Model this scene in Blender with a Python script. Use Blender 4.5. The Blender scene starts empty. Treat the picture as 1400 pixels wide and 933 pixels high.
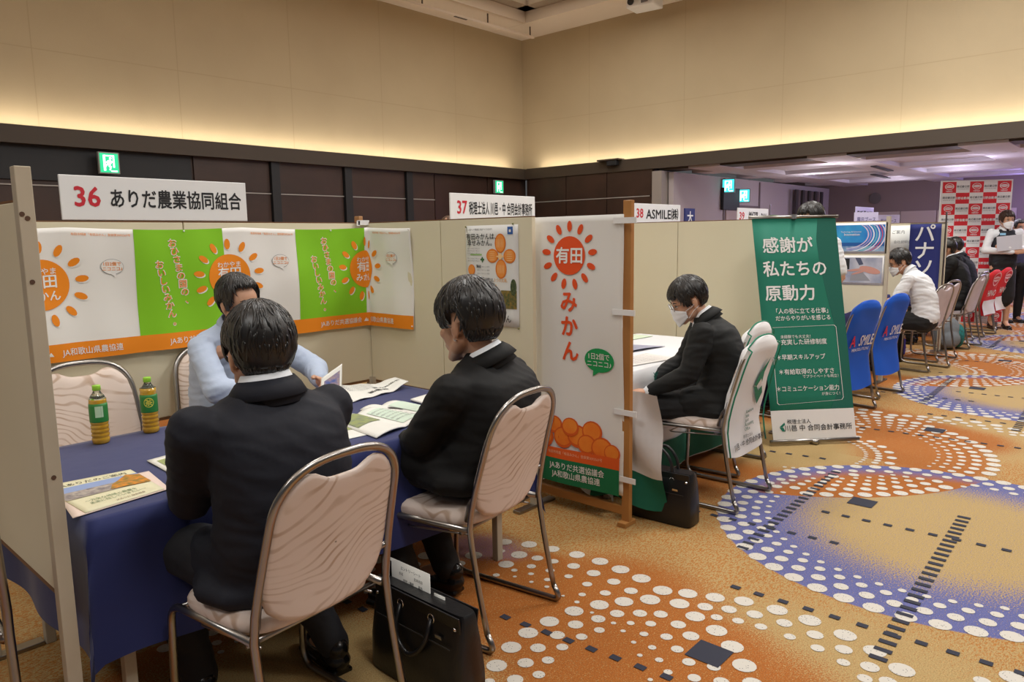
import bpy, bmesh, math, random
from mathutils import Vector, Matrix, noise
from math import sin, cos, pi, radians, sqrt, atan2, hypot
random.seed(7)
SC = bpy.context.scene
COL = SC.collection
# ------------------------------------------------------------------ camera
CP = Vector((0, 0, 1.45))
_h, _p, _r = radians(42.3), math.atan(141 / 1010), math.atan(.015)
_F = Vector((cos(_h) * cos(_p), sin(_h) * cos(_p), -sin(_p)))
_R0 = Vector((sin(_h), -cos(_h), 0)); _U0 = _R0.cross(_F)
_R = _R0 * cos(_r) - _U0 * sin(_r); _U = _R.cross(_F)
cam = bpy.data.objects.new('camera', bpy.data.cameras.new('camera')); COL.objects.link(cam)
cam.matrix_world = Matrix.Translation(CP) @ Matrix((_R, _U, -_F)).transposed().to_4x4()
cam.data.sensor_width = 36; cam.data.lens = 36 * 1010 / 1400; cam.data.clip_end = 200; cam.data.clip_start = .02
SC.camera = cam
# ------------------------------------------------------------------ world, lights, exposure
w = bpy.data.worlds.new('world'); SC.world = w; w.use_nodes = True
w.node_tree.nodes['Background'].inputs[0].default_value = (.95, .97, 1.0, 1)
w.node_tree.nodes['Background'].inputs[1].default_value = .085
SC.view_settings.view_transform = 'Standard'; SC.view_settings.look = 'None'
SC.view_settings.gamma = 1; SC.view_settings.use_curve_mapping = False
SC.view_settings.exposure = -0.12
def lamp(name, loc, size, power, col, rot=(0, 0, 0), sy=None, spread=None):
    d = bpy.data.lights.new(name, 'AREA'); d.energy = power; d.color = col; d.size = size
    if sy: d.shape = 'RECTANGLE'; d.size_y = sy
    if spread: d.spread = spread
    o = bpy.data.objects.new(name, d); COL.objects.link(o); o.location = loc; o.rotation_euler = rot
    return o
WARM = (1.0, .985, .95)
for lx, ly, pw in ((-2.6, 1.6, 85), (1.2, -1.0, 112), (5.2, 1.4, 130), (2.0, 3.8, 70), (6.2, 5.2, 95), (9.6, 2.2, 140), (5.0, -3.0, 115), (9.5, 7.3, 62), (9.8, -1.5, 115)):
    lamp('ceiling_light', (lx, ly, 5.4), 1.1, pw, WARM)
for hx_, hy_, hp_, hc_ in ((13.4, 4.6, 16, (.95, .92, 1)), (15.3, 5.6, 16, (.95, .92, 1)), (16.6, 3.4, 18, (.85, .82, 1)), (14.2, 2.6, 16, (.8, .76, 1)), (18.3, 5.0, 16, (.9, .85, 1)), (13.8, .4, 20, (.6, .55, 1)), (18.6, 2.0, 20, (.5, .45, 1)), (16.2, .6, 20, (.55, .5, 1))):  # added point lamps that brighten the hall ceiling; no hanging fixtures
    d_ = bpy.data.lights.new('hall_fill_point', 'POINT'); d_.energy = hp_; d_.color = hc_; d_.shadow_soft_size = .05
    o_ = bpy.data.objects.new('hall_fill_point', d_); COL.objects.link(o_); o_.location = (hx_, hy_, 2.28)
d_ = bpy.data.lights.new('violet_light', 'POINT'); d_.energy = 45; d_.color = (.42, .36, 1); d_.shadow_soft_size = .1
o_ = bpy.data.objects.new('violet_light', d_); COL.objects.link(o_); o_.location = (18.9, 2.2, 2.2)
lamp('hall_light', (15.5, 3.2, 2.5), 2.5, 60, (.93, .88, 1.0))
lamp('hall_light', (17.6, -.5, 2.5), 2.5, 130, (.55, .5, 1.0))
lamp('hall_light', (14.2, .6, 2.5), 1.6, 50, (1, .93, .9))
# ------------------------------------------------------------------ helpers
def lin(c):
    return tuple(((v / 255) / 12.92 if v <= 10 else ((v / 255 + .055) / 1.055) ** 2.4) for v in c) + (1,)
MATS = {}
def mat(name, rgb, rough=.6, metal=0, spec=.5, bump=None, trans=0, emit=None, var=None, sheen=0, coat=0, ior=None, alpha=None):
    if name in MATS: return MATS[name]
    m = bpy.data.materials.new(name); m.use_nodes = True; nt = m.node_tree; b = nt.nodes['Principled BSDF']
    b.inputs['Base Color'].default_value = lin(rgb); b.inputs['Roughness'].default_value = rough
    b.inputs['Metallic'].default_value = metal; b.inputs['Specular IOR Level'].default_value = spec
    if trans: b.inputs['Transmission Weight'].default_value = trans
    if ior: b.inputs['IOR'].default_value = ior
    if sheen: b.inputs['Sheen Weight'].default_value = sheen; b.inputs['Sheen Roughness'].default_value = .4
    if coat: b.inputs['Coat Weight'].default_value = coat
    if emit: b.inputs['Emission Color'].default_value = lin(rgb); b.inputs['Emission Strength'].default_value = emit
    tc = nt.nodes.new('ShaderNodeTexCoord')
    if var:      # (scale, second colour, amount)
        n = nt.nodes.new('ShaderNodeTexNoise'); n.inputs['Scale'].default_value = var[0]; n.inputs['Detail'].default_value = 4
        r = nt.nodes.new('ShaderNodeMapRange'); r.inputs[1].default_value = .35; r.inputs[2].default_value = .7; r.inputs[4].default_value = var[2]
        x = nt.nodes.new('ShaderNodeMix'); x.data_type = 'RGBA'
        x.inputs['A'].default_value = lin(rgb); x.inputs['B'].default_value = lin(var[1])
        nt.links.new(tc.outputs['Object'], n.inputs['Vector']); nt.links.new(n.outputs['Fac'], r.inputs[0])
        nt.links.new(r.outputs[0], x.inputs['Factor']); nt.links.new(x.outputs['Result'], b.inputs['Base Color'])
    if bump:     # (scale, strength, distance[, stretch])
        n = nt.nodes.new('ShaderNodeTexNoise'); n.inputs['Scale'].default_value = bump[0]; n.inputs['Detail'].default_value = 3
        bp = nt.nodes.new('ShaderNodeBump'); bp.inputs['Strength'].default_value = bump[1]; bp.inputs['Distance'].default_value = bump[2]
        src = tc.outputs['Object']
        if len(bump) > 3:
            mp = nt.nodes.new('ShaderNodeMapping'); mp.inputs['Scale'].default_value = bump[3]
            nt.links.new(src, mp.inputs['Vector']); src = mp.outputs[0]
        nt.links.new(src, n.inputs['Vector']); nt.links.new(n.outputs['Fac'], bp.inputs['Height']); nt.links.new(bp.outputs[0], b.inputs['Normal'])
    MATS[name] = m
    return m
def mesh_obj(name, verts, faces, m, parent=None, smooth=False, loc=None):
    me = bpy.data.meshes.new(name); me.from_pydata([tuple(v) for v in verts], [], faces); me.validate()
    ms = m if isinstance(m, (list, tuple)) else [m]
    for q in ms: me.materials.append(q)
    if smooth: me.polygons.foreach_set('use_smooth', [True] * len(me.polygons))
    me.update()
    o = bpy.data.objects.new(name, me); COL.objects.link(o)
    if parent: o.parent = parent
    if loc: o.location = loc
    return o
def tag(o, label=None, cat=None, group=None, kind=None):
    if label: o['label'] = label
    if cat: o['category'] = cat
    if group: o['group'] = group
    if kind: o['kind'] = kind
    return o
def thing(name, label, cat, loc=(0, 0, 0), rz=0, group=None):
    o = bpy.data.objects.new(name, None); COL.objects.link(o); o.location = loc; o.rotation_euler = (0, 0, rz)
    o.empty_display_size = .1
    return tag(o, label, cat, group)
def dup(o, parent=None, loc=None, rz=None, label=None):
    c = o.copy(); COL.objects.link(c)
    if parent: c.parent = parent
    if loc is not None: c.location = loc
    if rz is not None: c.rotation_euler = (0, 0, rz)
    if label: c['label'] = label
    for ch in list(KIDS.get(o, []) or o.children): dup(ch, c)
    return c
KIDS = {}
class MB:
    """collects shapes into one mesh"""
    def __init__(s): s.v = []; s.f = []; s.mi = []
    def add(s, v, f, mi=0):
        n = len(s.v); s.v += [Vector(p) for p in v]; s.f += [tuple(i + n for i in q) for q in f]; s.mi += [mi] * len(f); return s
    def box(s, c, d, M=None, mi=0, bev=0):
        x, y, z = d[0] / 2, d[1] / 2, d[2] / 2
        if bev:
            bm = bmesh.new(); bmesh.ops.create_cube(bm, size=1)
            for q in bm.verts: q.co = Vector((q.co.x * d[0], q.co.y * d[1], q.co.z * d[2]))
            bmesh.ops.bevel(bm, geom=bm.edges[:], offset=bev, segments=2, affect='EDGES', profile=.5)
            bm.verts.index_update(); V = [q.co.copy() for q in bm.verts]; Fs = [[q.index for q in f.verts] for f in bm.faces]; bm.free()
        else:
            V = [Vector((a * x, b * y, e * z)) for a in (-1, 1) for b in (-1, 1) for e in (-1, 1)]
            Fs = [(0, 1, 3, 2), (4, 6, 7, 5), (0, 4, 5, 1), (2, 3, 7, 6), (0, 2, 6, 4), (1, 5, 7, 3)]
        if M is not None: V = [M @ q for q in V]
        return s.add([q + Vector(c) for q in V], Fs, mi)
    def tube(s, pts, r, n=8, closed=False, mi=0, flat=None, up=None):
        """sweep; r number or list; flat=(a,b) scale of section axes"""
        P = [Vector(p) for p in pts]; N = len(P); V = []; Fs = []
        up = Vector(up or (0, 0, 1)); prev = None
        for i in range(N):
            if closed: t = P[(i + 1) % N] - P[i - 1]
            else: t = P[min(i + 1, N - 1)] - P[max(i - 1, 0)]
            t.normalize()
            a = t.cross(up) if prev is None else prev - t * prev.dot(t)
            if a.length < 1e-4: a = t.cross(Vector((1, 0, 0.01)))
            a.normalize(); prev = a; b = a.cross(t)
            ri = r[i] if isinstance(r, (list, tuple)) else r
            fa, fb = flat or (1, 1)
            for k in range(n):
                an = 2 * pi * (k + .5) / n
                V.append(P[i] + a * cos(an) * ri * fa + b * sin(an) * ri * fb)
        for i in range(N if closed else N - 1):
            for k in range(n):
                j = (i + 1) % N
                Fs.append((i * n + k, i * n + (k + 1) % n, j * n + (k + 1) % n, j * n + k))
        if not closed: Fs += [tuple(range(n))[::-1], tuple((N - 1) * n + k for k in range(n))]
        return s.add(V, Fs, mi)
    def lathe(s, prof, n=20, c=(0, 0, 0), mi=0, sx=1, sy=1, M=None):
        V = []; Fs = []
        for r, z in prof:
            for k in range(n):
                a = 2 * pi * k / n; q = Vector((r * cos(a) * sx, r * sin(a) * sy, z))
                if M is not None: q = M @ q
                V.append(q + Vector(c))
        for i in range(len(prof) - 1):
            for k in range(n): Fs.append((i * n + k, i * n + (k + 1) % n, (i + 1) * n + (k + 1) % n, (i + 1) * n + k))
        if prof[0][0] > 1e-6: Fs.append(tuple(range(n))[::-1])
        if prof[-1][0] > 1e-6: Fs.append(tuple((len(prof) - 1) * n + k for k in range(n)))
        return s.add(V, Fs, mi)
    def ell(s, c, r, R=None, seg=12, rg=8, mi=0):
        V = []; Fs = []
        for i in range(rg + 1):
            th = pi * i / rg
            for k in range(seg):
                a = 2 * pi * k / seg; q = Vector((r[0] * sin(th) * cos(a), r[1] * sin(th) * sin(a), r[2] * cos(th)))
                if R is not None: q = R @ q
                V.append(q + Vector(c))
        for i in range(rg):
            for k in range(seg): Fs.append((i * seg + k, (i + 1) * seg + k, (i + 1) * seg + (k + 1) % seg, i * seg + (k + 1) % seg))
        return s.add(V, Fs, mi)
    def cap(s, a, b, ra, rb=None, n=12, fl=1.0, fd=None):
        """tapered capsule; fl flattens the section along direction fd"""
        a = Vector(a); b = Vector(b); rb = ra if rb is None else rb
        t = (b - a); L = t.length; t = t / L if L > 1e-6 else Vector((0, 0, 1))
        u = t.cross(Vector(fd) if fd else Vector((0, 0, 1)))
        if u.length < 1e-3: u = t.cross(Vector((0, 1, 0)))
        u.normalize(); w_ = u.cross(t)
        rings = [(a, -sin(x) * ra, cos(x) * ra) for x in (pi / 2 * .995, pi / 3, pi / 6)] + [(a, 0, ra), (b, 0, rb)] + [(b, sin(x) * rb, cos(x) * rb) for x in (pi / 6, pi / 3, pi / 2 * .995)]
        V = []; Fs = []
        for o, d, r in rings:
            for k in range(n):
                an = 2 * pi * k / n; V.append(o + t * d + u * cos(an) * r + w_ * sin(an) * r * fl)
        for i in range(len(rings) - 1):
            for k in range(n): Fs.append((i * n + k, i * n + (k + 1) % n, (i + 1) * n + (k + 1) % n, (i + 1) * n + k))
        Fs += [tuple(range(n))[::-1], tuple((len(rings) - 1) * n + k for k in range(n))]
        return s.add(V, Fs)
    def build(s, name, m, parent=None, smooth=False, ang=None):
        o = mesh_obj(name, s.v, s.f, m, parent, smooth)
        if isinstance(m, (list, tuple)): o.data.polygons.foreach_set('material_index', s.mi)
        if ang: 
            o.data.polygons.foreach_set('use_smooth', [True] * len(o.data.polygons)); o.data.set_sharp_from_angle(angle=radians(ang))
        return o
def fillet(pts, r, n=6):
    P = [Vector(p) for p in pts]; out = [P[0]]
    for i in range(1, len(P) - 1):
        a = P[i - 1] - P[i]; b = P[i + 1] - P[i]
        rr = r[i - 1] if isinstance(r, (list, tuple)) else r
        d = min(rr, a.length * .49, b.length * .49); A = P[i] + a.normalized() * d; B = P[i] + b.normalized() * d
        for k in range(n + 1):
            t = k / n; out.append(A * (1 - t) ** 2 + P[i] * 2 * t * (1 - t) + B * t * t)
    out.append(P[-1]); return out
def quick(name, label, cat, mb, m, group=None, smooth=False, ang=None):
    return tag(mb.build(name, m, None, smooth, ang), label, cat, group)
# voxel-remeshed union, gives one continuous surface
DG = bpy.context.evaluated_depsgraph_get
def organic(name, mb, m, parent, vox=.009, it=6, fold=0, fs=9, seed=0, fac=.5):
    o = mb.build('tmp', m, None)
    md = o.modifiers.new('r', 'REMESH'); md.mode = 'VOXEL'; md.voxel_size = vox; md.use_smooth_shade = True
    sm = o.modifiers.new('s', 'SMOOTH'); sm.iterations = it; sm.factor = fac
    bpy.context.view_layer.update()
    me = bpy.data.meshes.new_from_object(o.evaluated_get(DG()))
    bpy.data.objects.remove(o)
    if fold:
        for v, nn in zip(me.vertices, [x.vector.copy() for x in me.vertex_normals]):
            c = v.co; q = Vector((c.x * fs * .5, c.y * fs * .5, c.z * fs * 1.9 + seed * 3.1 + c.x * 5))
            d = noise.noise(q) ; d2 = abs(noise.noise(q * 1.9 + Vector((5, seed, 1))))
            v.co = c + nn * fold * (d * .8 - d2 * 1.1)
    me.polygons.foreach_set('use_smooth', [True] * len(me.polygons)); me.name = name
    c = bpy.data.objects.new(name, me); COL.objects.link(c); c.parent = parent
    if not me.materials: me.materials.append(m)
    return c
# flat print surface
class Flat:
    def __init__(s, O, U, V, disp=None, parent=None, fn=None):
        s.O = Vector(O); s.U = Vector(U).normalized(); s.V = Vector(V).normalized(); s.N = s.U.cross(s.V); s.d = disp; s.p = parent; s.fn = fn
    def at(s, u, v, off=0):
        if s.fn: return s.fn(u, v, off)
        d = s.d(u, v) if s.d else 0
        return s.O + s.U * u + s.V * v + s.N * (d + off)
    def grid(s, name, u0, v0, u1, v1, m, off=.0, step=.04, thick=0, parent=None, smooth=True):
        nu = max(1, int(abs(u1 - u0) / step)); nv = max(1, int(abs(v1 - v0) / step)); V = []; Fs = []
        for i in range(nu + 1):
            for j in range(nv + 1): V.append(s.at(u0 + (u1 - u0) * i / nu, v0 + (v1 - v0) * j / nv, off))
        for i in range(nu):
            for j in range(nv):
                a = i * (nv + 1) + j; Fs.append((a, a + nv + 1, a + nv + 2, a + 1))
        if thick:
            n = len(V)
            for i in range(nu + 1):
                for j in range(nv + 1): V.append(s.at(u0 + (u1 - u0) * i / nu, v0 + (v1 - v0) * j / nv, off - thick))
            Fs += [tuple(q + n for q in f)[::-1] for f in Fs]
            ed = [i * (nv + 1) for i in range(nu + 1)] + [nu * (nv + 1) + j for j in range(1, nv + 1)] + [i * (nv + 1) + nv for i in range(nu - 1, -1, -1)] + [j for j in range(nv - 1, 0, -1)]
            for a, b in zip(ed, ed[1:] + ed[:1]): Fs.append((a, a + n, b + n, b))
        return mesh_obj(name, V, Fs, m, parent or s.p, smooth)
    def polys(s, name, pls, m, off=.002, parent=None):
        """list of outline polygons (convex-ish), fan-filled with inner ring so it follows the cloth"""
        V = []; Fs = []
        for pl in pls:
            cx = sum(p[0] for p in pl) / len(pl); cy = sum(p[1] for p in pl) / len(pl); n = len(pl); b = len(V)
            size = max(hypot(p[0] - cx, p[1] - cy) for p in pl); K = max(1, int(size / .03))
            V.append(s.at(cx, cy, off))
            for k in range(1, K + 1):
                for p in pl: V.append(s.at(cx + (p[0] - cx) * k / K, cy + (p[1] - cy) * k / K, off))
            for i in range(n): Fs.append((b, b + 1 + i, b + 1 + (i + 1) % n))
            for k in range(1, K):
                for i in range(n): Fs.append((b + 1 + (k - 1) * n + i, b + 1 + k * n + i, b + 1 + k * n + (i + 1) % n, b + 1 + (k - 1) * n + (i + 1) % n))
        return mesh_obj(name, V, Fs, m, parent or s.p)
    def text(s, items, m, off=.003, name='lettering', parent=None, bold=0.0):
        """items: (string, u, v, size, align, wscale, rot)"""
        V = []; Fs = []
        for it in items:
            st, u, v, h = it[:4]; al = it[4] if len(it) > 4 else 'C'; ws = it[5] if len(it) > 5 else 1; rot = it[6] if len(it) > 6 else 0; bd = it[7] if len(it) > 7 else bold
            tv, tf = glyphs(st, bd)
            if not tv: continue
            x0 = min(p[0] for p in tv); x1 = max(p[0] for p in tv)
            sh = {'C': -(x0 + x1) / 2, 'L': -x0, 'R': -x1}[al]; b = len(V); cr, sr = cos(rot), sin(rot)
            if ws < 0: ws = -ws / (h * (x1 - x0))
            for x, y, zz in tv:
                a = (x + sh) * h * ws; c = (y - .36) * h
                V.append(s.at(u + a * cr - c * sr, v + a * sr + c * cr, off + zz))
            Fs += [tuple(i + b for i in f) for f in tf]
        return mesh_obj(name, V, Fs, m, parent or s.p)
_G = {}
def glyphs(st, bold):
    k = (st, bold)
    if k in _G: return _G[k]
    c = bpy.data.curves.new('t', 'FONT'); c.body = st; c.resolution_u = 2; c.fill_mode = 'FRONT'
    o = bpy.data.objects.new('t', c); COL.objects.link(o); bpy.context.view_layer.update()
    me = bpy.data.meshes.new_from_object(o.evaluated_get(DG()))
    vs = [(q.co.x, q.co.y) for q in me.vertices]; fs = [tuple(p.vertices) for p in me.polygons]; V = []; Fs = []
    for i, (dx, dy) in enumerate([(0, 0)] + ([(1, .3), (-1, -.3), (.3, -1), (-.3, 1)] if bold > .005 else [])):
        b_ = len(V); V += [(x + dx * bold * .62, y + dy * bold * .62, .00006 * i) for x, y in vs]; Fs += [tuple(q + b_ for q in f) for f in fs]
    r = (V, Fs)
    bpy.data.objects.remove(o); bpy.data.curves.remove(c); bpy.data.meshes.remove(me)
    _G[k] = r; return r
def vert(st, u, v, h, gap=1.08, bold=0, ws=1):
    return [(ch, u, v - i * h * gap, h, 'C', ws, 0, bold) for i, ch in enumerate(st)]
def ellipse(u, v, a, b, n=24, rot=0):
    return [(u + a * cos(2 * pi * k / n) * cos(rot) - b * sin(2 * pi * k / n) * sin(rot), v + a * cos(2 * pi * k / n) * sin(rot) + b * sin(2 * pi * k / n) * cos(rot)) for k in range(n)]
def rectp(u0, v0, u1, v1, r=0):
    if not r: return [(u0, v0), (u1, v0), (u1, v1), (u0, v1)]
    o = []
    for cx, cy, a0 in ((u1 - r, v0 + r, -90), (u1 - r, v1 - r, 0), (u0 + r, v1 - r, 90), (u0 + r, v0 + r, 180)):
        for k in range(6): a = radians(a0 + 18 * k); o.append((cx + r * cos(a), cy + r * sin(a)))
    return o
# ------------------------------------------------------------------ structure
def sbox(name, c, d, m, parent=None, kind='structure'):
    o = MB().box(c, d).build(name, m, parent)
    if not parent: o['kind'] = kind
    return o
def fabric_wall(name, rgb, rgb2):
    m = mat(name, rgb, .9, var=(1.3, rgb2, .5), bump=(60, .15, .01)); return m
M_UP = fabric_wall('wall_cloth', (184, 167, 136), (176, 159, 129))
M_WOOD = mat('dark_wood', (66, 46, 38), .45, var=(2, (50, 36, 30), .8), bump=(8, .1, .01, (1, 1, 14)))
M_BAND = mat('ledge_brown', (70, 60, 50), .6)
M_BLACK = mat('charcoal', (34, 36, 40), .6)
M_LINE = mat('line_grey', (170, 165, 160), .5)
M_CEIL = mat('ceiling_white', (214, 200, 184), .9)
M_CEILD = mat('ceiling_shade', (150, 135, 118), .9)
YW, XW = 10.5, 12.01
# --- carpet
def carpet():
    m = bpy.data.materials.new('patterned_carpet'); m.use_nodes = True; nt = m.node_tree; N = nt.nodes; L = nt.links
    b = N['Principled BSDF']; b.inputs['Roughness'].default_value = .85; b.inputs['Specular IOR Level'].default_value = .25
    tc = N.new('ShaderNodeTexCoord')
    # wrap x with the 3.77 m repeat of the carpet (drift .0387 in y per metre)
    sep = N.new('ShaderNodeSeparateXYZ'); L.new(tc.outputs['Object'], sep.inputs[0])
    def math_(op, a, b_=None, c=None):
        n = N.new('ShaderNodeMath'); n.operation = op
        for i, q in enumerate((a, b_, c)):
            if q is None: continue
            if isinstance(q, (int, float)): n.inputs[i].default_value = q
            else: L.new(q, n.inputs[i])
        return n.outputs[0]
    k = math_('FLOOR', math_('DIVIDE', math_('SUBTRACT', sep.outputs[0], 1.2), 3.77))
    X = math_('SUBTRACT', sep.outputs[0], math_('MULTIPLY', k, 3.77))
    Yr = math_('SUBTRACT', sep.outputs[1], math_('MULTIPLY', k, .145))
    ky = math_('FLOOR', math_('DIVIDE', math_('ADD', Yr, 1.4), 4.2))
    Y = math_('SUBTRACT', Yr, math_('MULTIPLY', ky, 4.2))
    cb = N.new('ShaderNodeCombineXYZ'); L.new(X, cb.inputs[0]); L.new(Y, cb.inputs[1])
    # fine tufts
    def nz(scale, det=3, vec=None, dist=0):
        n = N.new('ShaderNodeTexNoise'); n.inputs['Scale'].default_value = scale; n.inputs['Detail'].default_value = det; n.inputs['Distortion'].default_value = dist
        L.new(vec or tc.outputs['Object'], n.inputs['Vector']); return n.outputs['Fac']
    def mr(v, a, b_, c=0, d=1):
        n = N.new('ShaderNodeMapRange'); L.new(v, n.inputs[0])
        for i, q in enumerate((a, b_, c, d)): n.inputs[i + 1].default_value = q
        return n.outputs[0]
    def mix(f, A, B):
        n = N.new('ShaderNodeMix'); n.data_type = 'RGBA'
        for key, q in (('Factor', f), ('A', A), ('B', B)):
            if isinstance(q, tuple): n.inputs[key].default_value = q
            elif isinstance(q, (int, float)): n.inputs[key].default_value = q
            else: L.new(q, n.inputs[key])
        return n.outputs['Result']
    SAND, ORG, BLUE = lin((172, 146, 98)), lin((160, 94, 36)), lin((94, 98, 150))
    mp = N.new('ShaderNodeMapping'); mp.inputs['Scale'].default_value = (1, 2.3, 1); mp.inputs['Rotation'].default_value = (0, 0, .6); L.new(tc.outputs['Object'], mp.inputs[0])
    weave = mr(nz(60, 2, mp.outputs[0], .8), .47, .56)
    fine = nz(150, 1)
    base = mix(weave, SAND, lin((166, 108, 48)))
    def zone(cur, cx, cy, r0, r1, col, amt=1.0):
        """full inside r0, gone at r1; the change is speckled like tufts"""
        d = N.new('ShaderNodeVectorMath'); d.operation = 'DISTANCE'; L.new(cb.outputs[0], d.inputs[0]); d.inputs[1].default_value = (cx, cy, 0)
        f = mr(d.outputs['Value'], r0, r1, 1, 0)
        if abs(r1 - r0) > .05: f = mr(math_('ADD', f, math_('MULTIPLY', math_('SUBTRACT', fine, .5), 2.6)), .3, .7)
        if amt != 1: f = math_('MULTIPLY', f, amt)
        return mix(f, cur, col)
    # orange field round the small rings, sand pool beyond
    cur = zone(base, 2.28, .72, .42, .8, SAND)
    cur = zone(cur, 1.75, 1.35, .35, .75, SAND)
    cur = zone(cur, 2.24, 1.62, .36, .62, ORG)
    cur = zone(cur, 2.12, 1.2, .28, .5, ORG)
    cur = zone(cur, 2.05, .95, .22, .5, ORG)
    cur = zone(cur, 2.36, 2.02, .14, .2, ORG)
    cur = zone(cur, 1.95, 2.35, .3, .65, ORG)
    cur = zone(cur, 2.28, 2.33, .14, .3, lin((150, 110, 120)))
    # swirl right of the lens: orange ring, sand core
    cur = zone(cur, 1.38, 1.70, 1.0, 1.12, ORG)
    cur = zone(cur, 1.1, 1.95, .45, .8, SAND)
    cur = zone(cur, 5.15, 1.85, 1.02, 1.10, ORG)
    cur = zone(cur, 4.95, 1.98, .42, .85, SAND)
    # upper orange band
    cur = zone(cur, 3.95, 2.2, .2, .7, ORG)
    # big blue disc with sand centre
    cur = zone(cur, 3.95, .79, 1.035, 1.045, BLUE)
    cur = zone(cur, 3.98, .75, .48, .86, SAND)
    # lens where the swirl overlaps the disc
    dA = N.new('ShaderNodeVectorMath'); dA.operation = 'DISTANCE'; L.new(cb.outputs[0], dA.inputs[0]); dA.inputs[1].default_value = (3.95, .78, 0)
    dB = N.new('ShaderNodeVectorMath'); dB.operation = 'DISTANCE'; L.new(cb.outputs[0], dB.inputs[0]); dB.inputs[1].default_value = (5.27, 2.17, 0)
    inA = mr(dA.outputs['Value'], 1.045, 1.05, 1, 0); inB = mr(dB.outputs['Value'], 1.44, 1.445, 1, 0)
    lens = math_('MULTIPLY', inA, inB)
    bl = mr(math_('ADD', dA.outputs['Value'], math_('MULTIPLY', math_('SUBTRACT', fine, .5), .25)), .84, .98)
    cur = mix(lens, cur, mix(bl, ORG, BLUE))
    spk = mr(nz(210, 2), .3, .7, .72, 1.22)
    hs = N.new('ShaderNodeHueSaturation'); L.new(cur, hs.inputs['Color']); L.new(spk, hs.inputs['Value'])
    L.new(hs.outputs[0], b.inputs['Base Color'])
    bp = N.new('ShaderNodeBump'); bp.inputs['Strength'].default_value = .35; bp.inputs['Distance'].default_value = .003; L.new(nz(420, 2), bp.inputs['Height']); L.new(bp.outputs[0], b.inputs['Normal'])
    return m
floor = mesh_obj('floor', [(-5, -7, 0), (24, -7, 0), (24, 13, 0), (-5, 13, 0)], [(0, 1, 2, 3)], carpet()); floor['kind'] = 'structure'
def dot_mat():
    m = mat('carpet_dot_white', (198, 193, 184), .9); nt = m.node_tree; b = nt.nodes['Principled BSDF']
    v = nt.nodes.new('ShaderNodeTexVoronoi'); v.inputs['Scale'].default_value = 115; tc = nt.nodes.new('ShaderNodeTexCoord')
    nt.links.new(tc.outputs['Object'], v.inputs['Vector'])
    r = nt.nodes.new('ShaderNodeMapRange'); r.inputs[1].default_value = .17; r.inputs[2].default_value = .24; nt.links.new(v.outputs['Distance'], r.inputs[0])
    s2 = nt.nodes.new('ShaderNodeSeparateColor'); nt.links.new(v.outputs['Color'], s2.inputs[0])
    g = nt.nodes.new('ShaderNodeMath'); g.operation = 'GREATER_THAN'; g.inputs[1].default_value = .6; nt.links.new(s2.outputs[0], g.inputs[0])
    mx = nt.nodes.new('ShaderNodeMath'); mx.operation = 'MAXIMUM'; nt.links.new(r.outputs[0], mx.inputs[0]); nt.links.new(g.outputs[0], mx.inputs[1])
    x = nt.nodes.new('ShaderNodeMix'); x.data_type = 'RGBA'; x.inputs['A'].default_value = lin((50, 56, 70)); x.inputs['B'].default_value = lin((198, 193, 184))
    nt.links.new(mx.outputs[0], x.inputs['Factor']); nt.links.new(x.outputs['Result'], b.inputs['Base Color'])
    return m
M_DOT = dot_mat(); M_SQ = mat('carpet_dash_navy', (42, 44, 58), .9)
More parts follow.
